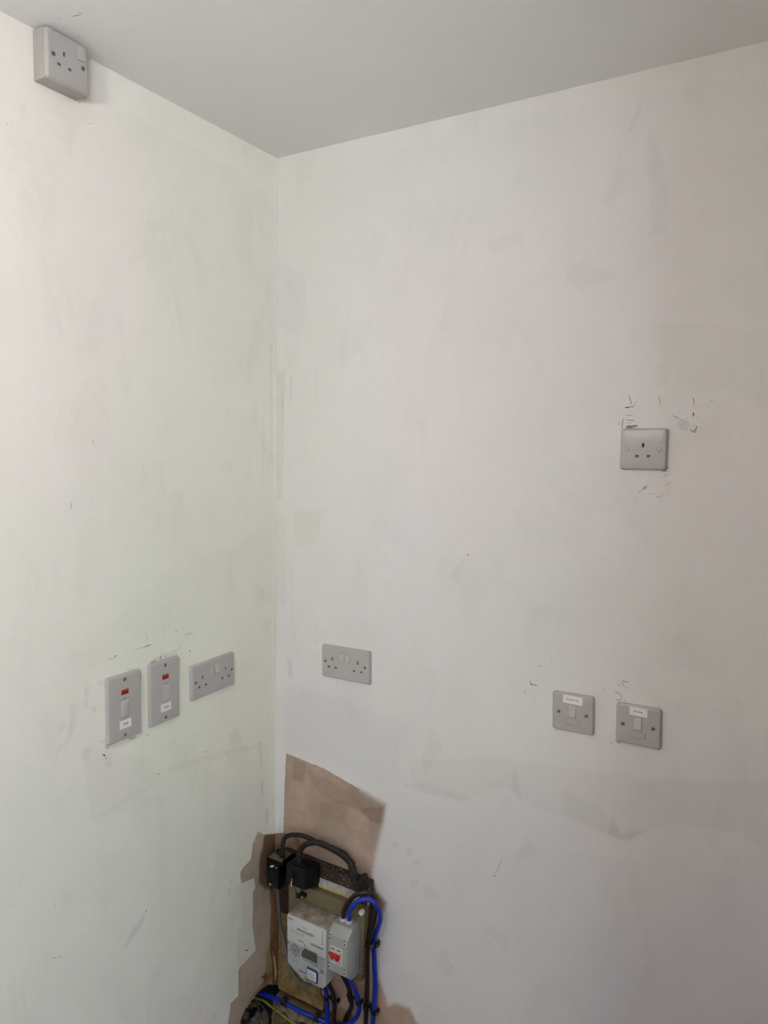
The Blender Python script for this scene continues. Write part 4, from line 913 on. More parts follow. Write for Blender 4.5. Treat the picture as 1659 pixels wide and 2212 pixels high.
cooker_switch(-0.5064, 1.1218, -0.3, 'Hob', 'tall white switch plate labelled Hob with red neon, farthest from the corner', -0.0362)
cooker_switch(-0.3950, 1.1246, 0.0, 'Oven', 'tall white switch plate labelled Oven with red neon, beside the double socket', -0.0366)
double_socket('left', -0.2420, 1.1187, 0.9, 0.1470, 0.0850, 'white double socket on the left wall, beside the Oven switch', (-1, 1))
double_socket('right', 0.2338, 1.1277, 1.3, 0.1486, 0.0853, 'white double socket on the right wall, nearest the corner', (-1, -1))
fused_spur(0.8189, 1.1214, 1.9, 'Extractor Fan', 'square white switched spur plate labelled Extractor Fan', 0.0420, -2.0, 0.0262)
fused_spur(0.9537, 1.1232, 1.5, 'Microwave', 'square white switched spur plate labelled Microwave', 0.0350, -1.0, 0.0180)

# unswitched single socket
t = thing('single_socket', 'lone white unswitched single socket high on the right wall, pencil marks around it', 'socket', wall_frame('right', 0.9372, 1.6842, 0.7))
faceplate('faceplate', 0.0908, 0.0830, pin_holes(0, 0.0) + [(circle(s * 0.0302, -0.0002, 0.0045, 20), 0.0012) for s in (-1, 1)], t, rc=0.0065)
pins(0, 0.0, TF, t)
for s in (-1, 1):
    slab('screw_cover', circle(s * 0.0302, -0.0002, 0.0042, 24), TF - 0.0012, TF + 0.0002, t, M_PLATE, 0.0003)

# surface mounted socket tight under the ceiling
t = thing('surface_socket', 'surface-mounted switched single socket on a deep box, tight under the ceiling', 'socket', wall_frame('left', -0.6312, 2.3612, 0.0))
bm = bmesh.new(); add_box(bm, -0.0432, 0.0432, -0.0432, 0.0432, 0.0008, 0.0300, 0.0012)
from_bm('back_box', bm, t, M_BOX, smooth=30)
holes = pin_holes(-0.0085, 0.0) + [(circle(s * 0.0302, 0.0, 0.0046, 16), 0.0018) for s in (-1, 1)] + [(rect(0.0255, 0.0240, 0.0142, 0.0262), 0.0022)]
faceplate('faceplate', 0.0856, 0.0856, holes, t, z0=0.0302)
ZF = 0.0302 + TF
pins(-0.0085, 0.0, ZF, t)
for s in (-1, 1):
    screw(s * 0.0302, 0.0, ZF, t, 0.0042, 50)
rocker(0.0255, 0.0240, 0.0134, 0.0254, ZF, t, 1, rise=0.0034)

# ---------------------------------------------------------------- boards behind the meter
M_MAHOG = mat('dark_red_brown_timber', rgb(60, 36, 29), 0.55, noise=(26, 0.75, 6), bump=(70, 0.4, 0.002), col2=rgb(24, 13, 10))
M_FLECK = mat('old_paint_fleck', rgb(190, 184, 172), 0.7)
M_PLY = mat('khaki_board', rgb(114, 102, 76), 0.7, noise=(24, 0.35, 6, 0.25), bump=(150, 0.3, 0.001))
M_CHIP = mat('yellowed_chipboard', rgb(142, 117, 76), 0.85, noise=(40, 0.6, 8, 0.2), bump=(130, 0.7, 0.002), col2=rgb(80, 60, 36))
M_RUST = mat('rust_brown_timber', rgb(112, 74, 44), 0.8, noise=(30, 0.7, 6), bump=(90, 0.6, 0.002), col2=rgb(52, 30, 18))

def add_fleck(bm, c, s, flat, rnd):
    """small irregular flake of dried paint; flat = axis it is thin along"""
    sc = [s * rnd.uniform(0.6, 1.3) for _ in range(3)]
    sc[flat] = 0.0003
    r = bmesh.ops.create_icosphere(bm, subdivisions=1, radius=1.0)
    for v in r['verts']:
        k = rnd.uniform(0.6, 1.15)
        v.co = Vector((c[0] + v.co.x * sc[0] * k, c[1] + v.co.y * sc[1] * k, c[2] + v.co.z * sc[2] * k))

def root_at(name, label, cat, x, d, z, group=None):
    m = Matrix.Translation(at(x, d, z))
    return thing(name, label, cat, m, group), m.inverted()

def local(name, bm, inv, parent, material, smooth=35):
    bm.transform(inv)
    return from_bm(name, bm, parent, material, smooth)

t, inv = root_at('chipboard_panel', 'yellowed stained chipboard panel on the wall below the meter', 'board', 0.095, 0.0, 0.158)
bm = bmesh.new()
rnd = random.Random(2)
right = [(0.172 + 0.006 * math.sin(k * 2.1) + rnd.uniform(-0.003, 0.003), 0.158 + k * 0.022) for k in range(12)]
add_prism(bm, [(0.0215, 0.158), (0.060, 0.1565), (0.110, 0.159)] + right + [(0.0215, 0.404)], 'y', -0.0015, -0.0105, 0.0006, 1)
local('panel', bm, inv, t, M_CHIP)
bm = bmesh.new()
rnd = random.Random(6)
for k in range(40):
    x, z = rnd.uniform(0.030, 0.165), rnd.uniform(0.165, 0.33)
    add_tube(bm, [(x, -0.0106, z), (x + rnd.uniform(-0.006, 0.006), -0.0108, z + rnd.uniform(-0.002, 0.010))], rnd.uniform(0.0002, 0.0006), 5, 1)
o = local('splinters', bm, inv, t, mat('chip_flake', rgb(168, 146, 104), 0.85)); o['kind'] = 'stuff'

t, inv = root_at('corner_batten', 'rust-brown vertical timber batten in the corner below the black boxes', 'batten', 0.010, 0.0, 0.17)
bm = bmesh.new(); add_box(bm, 0.0025, 0.0205, -0.0120, -0.0015, 0.170, 0.520, 0.0015)
local('batten', bm, inv, t, M_RUST)
bm = bmesh.new()
for k, (x, z) in enumerate(((0.0120, 0.232), (0.0145, 0.228), (0.0168, 0.236), (0.0105, 0.247))):
    add_tube(bm, [(x, -0.0125, z - 0.050 + 0.006 * k), (x + 0.001, -0.0140, z - 0.02), (x - 0.003, -0.0170, z + 0.022)], 0.0009, 6, 3)
o = local('torn_fibres', bm, inv, t, mat('pale_wood_fibre', rgb(176, 150, 104), 0.8)); o['kind'] = 'stuff'

t, inv = root_at('old_backboard', 'dark red-brown old timber backboard behind the meter board', 'board', 0.18, 0.0, 0.404)
bm = bmesh.new(); add_box(bm, 0.0424, 0.3262, -0.0280, -0.0016, 0.404, 0.579, 0.0014)
local('board', bm, inv, t, M_MAHOG)
bm = bmesh.new()
rnd = random.Random(9)
for k in range(60):
    x, z = rnd.uniform(0.165, 0.322), rnd.uniform(0.552, 0.577)
    s = rnd.uniform(0.0003, 0.0013)
    add_fleck(bm, (x, -0.0282, z), s, 1, rnd)
for k in range(40):
    x, d = rnd.uniform(0.16, 0.31), rnd.uniform(0.004, 0.026)
    s = rnd.uniform(0.0005, 0.0018)
    add_fleck(bm, (x, -d, 0.5792), s, 2, rnd)
o = local('paint_flecks', bm, inv, t, M_FLECK); o['kind'] = 'stuff'
bm = bmesh.new()
rnd = random.Random(19)
for k in range(15):
    x = 0.3245 + rnd.uniform(-0.003, 0.003)
    z = 0.530 + rnd.uniform(0, 0.040)
    add_tube(bm, [(x, -0.0275, z), (x + 0.003, -0.0295, z + rnd.uniform(-0.01, 0.01)), (x + rnd.uniform(0.001, 0.007), -0.031, z + rnd.uniform(-0.02, 0.012))], 0.0005, 5, 3)
o = local('frayed_fibres', bm, inv, t, mat('straw_fibre', rgb(168, 148, 116), 0.8)); o['kind'] = 'stuff'

t, inv = root_at('notice_card', 'grimy white card with yellow printed edge stuck on the dark backboard', 'card', 0.24, 0.0282, 0.517)
bm = bmesh.new(); add_prism(bm, rrect(0.128, 0.0270, 0.003, 0.2365, 0.5345), 'y', -0.0282, -0.0288)
local('card', bm, inv, t, mat('grimy_white_card', rgb(178, 172, 166), 0.7, noise=(55, 0.45, 6)))
bm = bmesh.new(); add_prism(bm, [(0.1745, 0.5214), (0.2985, 0.5214), (0.2985, 0.5264), (0.1745, 0.5264)], 'y', -0.0288, -0.0291)
ys = local('yellow_strip', bm, inv, t, mat('yellow_tape', rgb(206, 186, 84), 0.5, noise=(60, 0.2, 3)))
bm = bmesh.new()
rnd = random.Random(12)
for k in range(26):
    x = 0.182 + k * 0.0043
    add_box(bm, x, x + rnd.uniform(0.0018, 0.0036), -0.0293, -0.0290, 0.5230, 0.5230 + rnd.uniform(0.0012, 0.0022))
local('print', bm, inv, ys, M_INK)

t, inv = root_at('meter_board', 'khaki meter board carrying the meter and isolator', 'board', 0.205, 0.0282, 0.324)
bm = bmesh.new(); add_prism(bm, [(0.0858, 0.324), (0.3180, 0.324), (0.3285, 0.5205), (0.0858, 0.5205)], 'y', -0.0284, -0.0460, 0.0010, 2)
local('board', bm, inv, t, M_PLY)
bm = bmesh.new()
add_cyl(bm, (0.3215, -0.0462, 0.5165), (0.3215, -0.0555, 0.5165), 0.0075, 0.0066, 6)
local('bolt_cap', bm, inv, t, mat('white_plastic_cap', rgb(214, 212, 206), 0.35), 20)
bm = bmesh.new(); add_cyl(bm, (0.3090, -0.0455, 0.4995), (0.3090, -0.0464, 0.4995), 0.0022, None, 14)
local('screw_hole', bm, inv, t, M_SLOT)
bm = bmesh.new()
rnd = random.Random(3)
for k in range(26):
    z = rnd.uniform(0.326, 0.43); y = rnd.uniform(-0.0455, -0.032)
    s = rnd.uniform(0.0005, 0.0018)
    add_fleck(bm, (0.3181 + (z - 0.324) * 0.0534, y, z), s * 1.3, 0, rnd)
o = local('paint_drips', bm, inv, t, M_FLECK); o['kind'] = 'stuff'

# ---------------------------------------------------------------- electricity meter
M_METER = mat('meter_white_plastic', (0.50, 0.50, 0.485, 1), 0.4)
M_METER_GREY = mat('meter_grey_plastic', (0.36, 0.37, 0.39, 1), 0.42)
M_METER_TOP = mat('dusty_meter_top', rgb(166, 156, 144), 0.8, noise=(42, 0.45, 7, 0.2), col2=rgb(96, 84, 70))
M_LCD = mat('lcd_glass', rgb(58, 64, 58), 0.12)
M_PORT = mat('optical_port_grey', rgb(132, 134, 136), 0.4)
t, inv = root_at('electricity_meter', 'white domestic electricity meter with small dark display', 'meter', 0.193, 0.046, 0.316)
F = -0.1090
bm = bmesh.new()
out = [(0.1315, 0.4780), (0.1315, 0.3420), (0.1660, 0.3250), (0.1790, 0.3165), (0.2450, 0.3165), (0.2555, 0.3290), (0.2555, 0.4780)]
add_prism(bm, out, 'y', -0.0466, F, 0.0030, 3)
body = local('body', bm, inv, t, M_METER_GREY, 30)
bm = bmesh.new(); add_box(bm, 0.1325, 0.2545, F - 0.0012, F + 0.0015, 0.4075, 0.4755, 0.0010)
local('front_label', bm, inv, t, M_METER, 30)
bm = bmesh.new(); add_box(bm, 0.1330, 0.2540, -0.1070, -0.0480, 0.4765, 0.4792, 0.0012)
local('dusty_top', bm, inv, t, M_METER_TOP, 30)
bm = bmesh.new(); add_prism(bm, [(0.1795, 0.3790), (0.2285, 0.3790), (0.2285, 0.3990), (0.2250, 0.4035), (0.1880, 0.4035), (0.1795, 0.3930)], 'y', F - 0.0003, F - 0.0016, 0.0004, 1)
lcd = local('display', bm, inv, t, M_LCD)
bm = bmesh.new(); add_cyl(bm, (0.1578, F + 0.001, 0.3885), (0.1578, F - 0.0022, 0.3885), 0.0142, 0.0136, 36)
port = local('optical_port', bm, inv, t, M_PORT)
bm = bmesh.new()
for r in (0.0158, 0.0120):
    pts = [(0.1578 + r * math.cos(a), F - (0.0006 if r > 0.0142 else 0.0024), 0.3885 + r * math.sin(a)) for a in [2 * math.pi * k / 36 for k in range(37)]]
    add_tube(bm, pts, 0.00035, 6, 1)
local('port_ring', bm, inv, port, M_PRINT_GREY)
bm = bmesh.new()
for dx in (-0.0032, 0.0032):
    add_cyl(bm, (0.1578 + dx, F - 0.002, 0.3890), (0.1578 + dx, F - 0.0026, 0.3890), 0.0015, None, 12)
local('port_sensor', bm, inv, port, M_INK)
bm = bmesh.new()
for k in range(12):
    a = math.radians(195 + k * 13.6)
    p = (0.1578 + 0.0118 * math.cos(a), F - 0.0022, 0.3885 + 0.0118 * math.sin(a))
    add_box(bm, p[0] - 0.0006, p[0] + 0.0006, p[1] - 0.0006, p[1] + 0.0004, p[2] - 0.0022, p[2] + 0.0022)
local('port_grip', bm, inv, port, M_METER_GREY)

def bars(bm, x0, x1, z0, z1, d, seed, unit=0.0006):
    rnd = random.Random(seed)
    x = x0
    while x < x1:
        w = unit * rnd.choice((1, 1, 2, 3))
        add_box(bm, x, min(x + w, x1), d - 0.0002, d + 0.0002, z0, z1)
        x += w + unit * rnd.choice((1, 1, 2))
def scribble(bm, x0, x1, z, h, d, seed):
    """a line of print too small to read"""
    rnd = random.Random(seed)
    x = x0
    while x < x1:
        w = rnd.uniform(0.0006, 0.0016)
        add_box(bm, x, x + w, d - 0.0002, d + 0.0002, z - h / 2, z + h / 2 * rnd.uniform(0.5, 1))
        x += w + rnd.uniform(0.0003, 0.0007)
D = F - 0.0013
bm = bmesh.new()
bars(bm, 0.1630, 0.2180, 0.4462, 0.4518, D, 1)
bars(bm, 0.2085, 0.2475, 0.4218, 0.4276, D, 2)
o = local('barcode', bm, inv, t, mat('barcode_grey', rgb(96, 97, 98), 0.6)); o['kind'] = 'stuff'
bm = bmesh.new()
scribble(bm, 0.1352, 0.1500, 0.4690, 0.0022, D, 3)
scribble(bm, 0.1380, 0.1470, 0.4648, 0.0014, D, 4)
for k in range(5):
    x = 0.1440 + k * 0.0088
    scribble(bm, x, x + 0.0040, 0.4404 - k * 0.0004, 0.0013, D, 10 + k)
    scribble(bm, x, x + 0.0050, 0.4370 - k * 0.0004, 0.0008, D, 20 + k)
for k, z in enumerate((0.4700, 0.4630, 0.4575, 0.4520, 0.4450, 0.4380)):
    scribble(bm, 0.2420, 0.2458, z, 0.0030 if k % 2 else 0.0016, D, 30 + k)
o = local('black_print', bm, inv, t, M_INK); o['kind'] = 'stuff'
bm = bmesh.new()
scribble(bm, 0.1795, 0.1985, 0.4590, 0.0010, D, 5)
scribble(bm, 0.1820, 0.2100, 0.4435, 0.0009, D, 6)
scribble(bm, 0.1690, 0.1850, 0.4202, 0.0030, D, 7)
scribble(bm, 0.2200, 0.2470, 0.4148, 0.0008, D, 8)
D2 = F - 0.0003
for k in range(7):
    scribble(bm, 0.2310, 0.2310 + (0.0190 if k < 2 else 0.0115), 0.3985 - 0.0038 * k, 0.0026 if k == 0 else 0.0013, D2, 40 + k)
    if k > 1:
        scribble(bm, 0.2450, 0.2490, 0.3985 - 0.0038 * k, 0.0012, D2, 60 + k)
scribble(bm, 0.1815, 0.2300, 0.3738, 0.0026, D2, 50)
scribble(bm, 0.2150, 0.2480, 0.3690, 0.0016, D2, 51)
for k in range(3):
    scribble(bm, 0.2370, 0.2490, 0.3655 - k * 0.0034, 0.0022, D2, 52 + k)
scribble(bm, 0.1700, 0.1920, 0.3378, 0.0034, D2, 55)
for zc, k in ((0.3990, 0), (0.4005, 1), (0.4020, 2)):
    add_box(bm, 0.1885, 0.2280, F - 0.0005, F - 0.0002, zc + 0.0034, zc + 0.0037)
add_box(bm, 0.1338, 0.1376, F - 0.0005, F - 0.0001, 0.3985, 0.4025)
for cx in (0.1500, 0.1660):
    pts = [(cx + 0.0062 * math.cos(a), F - 0.0004, 0.3690 + 0.0062 * math.sin(a)) for a in [2 * math.pi * k / 24 for k in range(20)]]
    add_tube(bm, pts, 0.00025, 5, 1)
scribble(bm, 0.1480, 0.1640, 0.3580, 0.0008, D2, 56)
scribble(bm, 0.1350, 0.1420, 0.3790, 0.0014, D2, 57)
o = local('grey_print', bm, inv, t, mat('meter_print_grey', rgb(86, 88, 92), 0.6)); o['kind'] = 'stuff'
bm = bmesh.new()
for dx, dz in ((0.1765, 0.4008), (0.1790, 0.3985), (0.1762, 0.3812)):
    add_cyl(bm, (dx, F, dz), (dx, F - 0.0008, dz), 0.0011, None, 10)
local('status_dot', bm, inv, t, M_INK)
bm = bmesh.new()
add_tube(bm, [(0.1880, F - 0.0016, 0.4170), (0.1900, F - 0.0035, 0.4160), (0.1930, F - 0.0020, 0.4135), (0.1985, F - 0.0016, 0.4120)], 0.0007, 8, 5)
add_tube(bm, [(0.1890, F - 0.0018, 0.4165), (0.1882, F - 0.0022, 0.4100), (0.1866, F - 0.0018, 0.4050)], 0.0005, 8, 4)
local('seal_wire', bm, inv, t, M_SCREW)
bm = bmesh.new(); add_cyl(bm, (0.1905, F + 0.010, 0.3225), (0.1905, F - 0.003, 0.3225), 0.0052, 0.0048, 18)
local('seal_screw', bm, inv, t, mat('brass_seal', rgb(170, 158, 120), 0.3, metallic=0.8))

# little tag hanging off the meter seal
t, inv = root_at('seal_tag', 'small white tag with navy border hanging at the foot of the meter', 'tag', 0.2145, 0.110, 0.327)
bm = bmesh.new(); add_prism(bm, [(0.1985, 0.3260), (0.2310, 0.3275), (0.2320, 0.3555), (0.2285, 0.3595), (0.1985, 0.3605)], 'y', -0.1105, -0.1145, 0.0006, 1)
local('tag_body', bm, inv, t, mat('navy_plastic', rgb(30, 32, 84), 0.35))
bm = bmesh.new(); add_prism(bm, [(0.2012, 0.3310), (0.2288, 0.3312), (0.2290, 0.3545), (0.2265, 0.3570), (0.2010, 0.3578)], 'y', -0.1145, -0.1149)
face = local('tag_face', bm, inv, t, M_PAPER)
bm = bmesh.new()
for k, (z, w) in enumerate(((0.3545, 0.020), (0.3500, 0.022), (0.3465, 0.016), (0.3425, 0.022), (0.3385, 0.021), (0.3345, 0.023))):
    scribble(bm, 0.2030, 0.2030 + w, z, 0.0018, -0.1150, 70 + k)
local('print', bm, inv, face, mat('tag_print_blue', rgb(74, 78, 120), 0.6))

# ---------------------------------------------------------------- isolator switch beside the meter
M_ISO = mat('isolator_grey_plastic', (0.31, 0.315, 0.30, 1), 0.38)
M_ISO_BASE = mat('isolator_base_grey', (0.23, 0.25, 0.255, 1), 0.4)
M_RED = mat('red_toggle', rgb(182, 22, 28), 0.3)
M_RED_DARK = mat('red_flag', rgb(150, 18, 34), 0.35)
t, inv = root_at('isolator_switch', 'grey two-pole isolator box with red toggle beside the meter', 'isolator', 0.286, 0.046, 0.348)
bm = bmesh.new(); add_box(bm, 0.2572, 0.3162, -0.0600, -0.0462, 0.350, 0.4866, 0.0010)
local('base', bm, inv, t, M_ISO_BASE)
bm = bmesh.new()
add_prism(bm, [(-0.0600, 0.349), (-0.0845, 0.3543), (-0.1045, 0.3735), (-0.1045, 0.4685), (-0.0837, 0.4870), (-0.0600, 0.4870)], 'x', 0.2568, 0.3155, 0.0016, 2)
local('cover', bm, inv, t, M_ISO, 25)
FI = -0.1045
bm = bmesh.new(); add_box(bm, 0.2640, 0.3020, FI - 0.0010, FI + 0.001, 0.3962, 0.4420, 0.0006)
sw = local('switch_module', bm, inv, t, M_METER, 30)
bm = bmesh.new()
add_prism(bm, [(0.2640, 0.4265), (0.2640, 0.4195), (0.2680, 0.4180), (0.2690, 0.4120), (0.2790, 0.4120), (0.2795, 0.4175), (0.2830, 0.4175), (0.2835, 0.4110), (0.2935, 0.4110), (0.2945, 0.4160), (0.2960, 0.4265)], 'y', FI - 0.0010, FI - 0.0085, 0.0008, 2)
local('toggle', bm, inv, sw, M_RED)
bm = bmesh.new(); add_box(bm, 0.2650, 0.2965, FI - 0.0040, FI - 0.0008, 0.4268, 0.4312, 0.0005)
local('toggle_hood', bm, inv, sw, M_METER)
for x in (0.2730, 0.2905):
    bm = bmesh.new(); add_box(bm, x - 0.0056, x + 0.0056, FI - 0.0014, FI - 0.0008, 0.4336, 0.4366, 0.0003)
    local('contact_flag', bm, inv, sw, M_RED_DARK)
bm = bmesh.new()
add_cyl(bm, (0.2690, FI - 0.0009, 0.4040), (0.2690, FI - 0.0013, 0.4040), 0.0024, None, 16)
for k in range(4):
    scribble(bm, 0.2735, 0.2775, 0.4064 - k * 0.0019, 0.0008, FI - 0.0012, 80 + k)
add_box(bm, 0.2826, 0.2831, FI - 0.0013, FI - 0.0009, 0.3995, 0.4068)
add_box(bm, 0.2856, 0.2861, FI - 0.0013, FI - 0.0009, 0.3995, 0.4068)
local('module_print', bm, inv, sw, M_PRINT_GREY)
text('lettering', 'N', 0.0062, inv @ Matrix.Translation((0.2938, FI - 0.0012, 0.4030)) @ Matrix.Rotation(math.pi / 2, 4, 'X'), sw, M_INK)
for x, z in ((0.2625, 0.4600), (0.3080, 0.4590), (0.2622, 0.3845), (0.3080, 0.3835)):
    bm = bmesh.new(); add_prism(bm, rrect(0.0066, 0.0120, 0.0025, x, z), 'y', FI + 0.001, FI - 0.0012, 0.0004, 1)
    lug = local('cover_lug', bm, inv, t, M_METER, 30)
    bm = bmesh.new()
    add_box(bm, x - 0.0013, x + 0.0013, FI - 0.0015, FI - 0.0010, z - 0.0040, z + 0.0022, 0.0005, 1)
    add_box(bm, x - 0.0020, x + 0.0012, FI - 0.0002 - 0.0012, FI - 0.0001, z + 0.0068, z + 0.0090, 0.0002, 1)
    local('lug_slot', bm, inv, lug, M_INK)
for x, d in ((0.2752, 0.0640), (0.2935, 0.0640)):
    bm = bmesh.new(); add_cyl(bm, (x, -d, 0.4868), (x, -d, 0.4935), 0.0088, 0.0078, 22)
    local('cable_grommet', bm, inv, t, M_METER, 30)

# ---------------------------------------------------------------- black service boxes in the corner
M_BAKE = mat('glossy_black_bakelite', rgb(4, 4, 4), 0.16, noise=(40, 0.4, 3), spec=0.2)
M_BAKE_DULL = mat('dull_black_iron', rgb(12, 12, 10), 0.55, noise=(55, 0.5, 5), bump=(140, 0.3, 0.001), spec=0.25)
M_DUST = mat('brown_dust', rgb(92, 80, 68), 0.9, noise=(60, 0.4, 5))
t, inv = root_at('service_cutout', 'glossy black service box in the corner, splashed with white paint', 'fuse box', 0.06, 0.02, 0.51)
bm = bmesh.new(); add_box(bm, 0.0330, 0.0950, -0.0460, -0.0286, 0.5225, 0.5790, 0.0025)
local('back_plate', bm, inv, t, M_BAKE_DULL)
bm = bmesh.new(); add_prism(bm, rrect(0.0500, 0.0450, 0.0085, 0.0600, -0.0600), 'z', 0.5090, 0.5794, 0.0030, 3)
local('body', bm, inv, t, M_BAKE, 40)
bm = bmesh.new(); add_box(bm, 0.0355, 0.0950, -0.0800, -0.0250, 0.5796, 0.5850, 0.0012)
lid = local('lid', bm, inv, t, M_BAKE, 40)
bm = bmesh.new(); add_box(bm, 0.0900, 0.0945, -0.0790, -0.0300, 0.5800, 0.5930, 0.0012)
local('lid_flange', bm, inv, lid, M_BAKE)
bm = bmesh.new(); add_box(bm, 0.0385, 0.0890, -0.0770, -0.0280, 0.5850, 0.5856, 0.0002, 1)
local('dust', bm, inv, lid, M_DUST)
bm = bmesh.new()
pts = [(0.0525 + 0.0082 * math.cos(a), -0.0440 + 0.0082 * math.sin(a), 0.5885) for a in [2 * math.pi * k / 24 for k in range(25)]]
add_tube(bm, pts, 0.0022, 8, 1)
local('open_spout', bm, inv, t, M_BAKE, 60)
bm = bmesh.new(); add_cyl(bm, (0.0720, -0.0560, 0.5850), (0.0720, -0.0560, 0.5925), 0.0085, 0.0075, 18)
local('cable_gland', bm, inv, t, M_BAKE_DULL)
bm = bmesh.new()
rnd = random.Random(8)
add_tube(bm, [(0.0520, -0.0828, 0.5655), (0.0560, -0.0829, 0.5670), (0.0620, -0.0829, 0.5700), (0.0660, -0.0829, 0.5710)], lambda s: 0.0006 + 0.0022 * math.sin(math.pi * s), 8, 4)
for x, z, s in ((0.0510, 0.5170, 0.0022), (0.0535, 0.5150, 0.0026), (0.0490, 0.5145, 0.0014), (0.0720, 0.5680, 0.0020), (0.0745, 0.5690, 0.0014), (0.0800, 0.5270, 0.0009), (0.0785, 0.5450, 0.0008)):
    bmesh.ops.create_icosphere(bm, subdivisions=2, radius=s, matrix=Matrix.Translation((x, -0.0822 if x < 0.078 else -0.078, z)) @ Matrix.Diagonal((1, 0.35, 0.8, 1)))
sp = local('paint_splash', bm, inv, t, M_FLECK, 60); sp['kind'] = 'stuff'
bm = bmesh.new()
add_cyl(bm, (0.0350, -0.0600, 0.5260), (0.0240, -0.0620, 0.5260), 0.0022, None, 10)
add_box(bm, 0.0245, 0.0285, -0.0660, -0.0610, 0.5290, 0.5390, 0.0006)
add_tube(bm, [(0.0260, -0.0620, 0.5265), (0.0200, -0.0650, 0.5235), (0.0170, -0.0640, 0.5255), (0.0185, -0.0650, 0.5215)], 0.0008, 6, 4)
local('wing_screw', bm, inv, t, M_BAKE_DULL)

t, inv = root_at('neutral_block', 'dull black iron terminal box beside the glossy box, sealing wire on its front', 'fuse box', 0.14, 0.028, 0.535)
bm = bmesh.new()
add_prism(bm, [(0.1045, -0.0810), (0.1640, -0.0810), (0.1770, -0.0580), (0.1770, -0.0300), (0.1045, -0.0300)], 'z', 0.5360, 0.5900, 0.0022, 2)
local('body', bm, inv, t, M_BAKE_DULL, 35)
bm = bmesh.new(); add_box(bm, 0.1180, 0.1650, -0.0730, -0.0440, 0.5900, 0.5945, 0.0012)
local('top_collar', bm, inv, t, M_BAKE_DULL)
bm = bmesh.new()
rnd = random.Random(21)
for k in range(7):
    a = rnd.uniform(0, 6.28)
    x = 0.150 + rnd.uniform(-0.008, 0.012)
    add_tube(bm, [(x - 0.008, -0.052, 0.5945), (x, -0.054 + rnd.uniform(-0.008, 0.006), 0.600 + rnd.uniform(0, 0.005)), (x + 0.009, -0.050 + rnd.uniform(-0.01, 0.01), 0.5950)], 0.0010, 6, 4)
o = local('frayed_wrapping', bm, inv, t, M_BAKE_DULL); o['kind'] = 'stuff'
bm = bmesh.new()
add_cyl(bm, (0.1310, -0.0805, 0.5655), (0.1310, -0.0850, 0.5655), 0.0085, 0.0075, 18)
add_cyl(bm, (0.1310, -0.0850, 0.5655), (0.1310, -0.0905, 0.5655), 0.0042, 0.0040, 14)
local('front_stud', bm, inv, t, M_BAKE_DULL)
bm = bmesh.new()
add_tube(bm, [(0.1300, -0.0900, 0.5640), (0.1345, -0.0915, 0.5590), (0.1320, -0.0910, 0.5540), (0.1285, -0.0905, 0.5575), (0.1310, -0.0905, 0.5610)], 0.0006, 6, 5)
local('sealing_wire', bm, inv, t, M_SCREW)
bm = bmesh.new(); add_box(bm, 0.1285, 0.1318, -0.0925, -0.0895, 0.5400, 0.5540, 0.0010)
local('lead_seal', bm, inv, t, mat('pale_seal', rgb(176, 172, 150), 0.5))
bm = bmesh.new(); add_cyl(bm, (0.1270, -0.0560, 0.5370), (0.1270, -0.0560, 0.5080), 0.0068, None, 18)
local('outlet_stub', bm, inv, t, mat('grey_stub', rgb(96, 96, 92), 0.5))

# ---------------------------------------------------------------- cables
M_BLUE = mat('blue_cable_sheath', rgb(10, 44, 158), 0.35)
M_BROWN = mat('brown_cable_sheath', rgb(32, 18, 14), 0.38)
M_GREYC = mat('grey_cable_sheath', rgb(78, 76, 72), 0.45)
M_OLD = mat('old_lead_cable', rgb(40, 35, 29), 0.55, noise=(90, 0.6, 5), bump=(200, 0.4, 0.001), spec=0.3)
M_EARTH = mat('yellow_green_earth', rgb(150, 140, 40), 0.45, noise=(160, 0.35, 2), col2=rgb(72, 108, 44))
M_CLIP = mat('black_clip_plastic', rgb(16, 15, 15), 0.4)

def cable(name, label, pts, r, m, cat='cable', wob=None, extra=None):
    p0 = Vector(pts[0])
    bm = bmesh.new()
    add_tube(bm, [Vector(p) - p0 for p in pts], r, 16, 8, wob)
    o = from_bm(name, bm, None, m, smooth=60)
    o.location = p0
    return tag(o, label, cat)

def pts3(seq):
    return [at(x, d, z) for x, d, z in seq]

R_ = 0.0059
cable('supply_cable', 'thin black supply cable arching out of the glossy corner box', pts3([(0.0720, 0.056, 0.592), (0.0725, 0.0555, 0.620), (0.0760, 0.052, 0.637), (0.0880, 0.047, 0.6465), (0.1080, 0.043, 0.6515), (0.1266, 0.038, 0.6525), (0.1480, 0.030, 0.646), (0.1700, 0.024, 0.637), (0.200, 0.020, 0.632), (0.240, 0.020, 0.624), (0.270, 0.022, 0.610)]), 0.0060, M_OLD)
def twist(i, a):
    return 1.0 + 0.07 * math.cos(3 * a + i * 0.35)
cable('service_cable', 'thick old black service cable arching from the dull box to the wall', pts3([(0.1332, 0.060, 0.594), (0.1335, 0.060, 0.616), (0.1385, 0.058, 0.632), (0.1500, 0.054, 0.645), (0.1741, 0.050, 0.6544), (0.1969, 0.047, 0.6558), (0.2167, 0.045, 0.6525), (0.2563, 0.042, 0.6455), (0.2736, 0.042, 0.6361), (0.2857, 0.042, 0.6222), (0.2925, 0.042, 0.6060), (0.2970, 0.040, 0.5880), (0.3020, 0.0335, 0.5815)]), 0.0074, M_OLD, wob=twist)
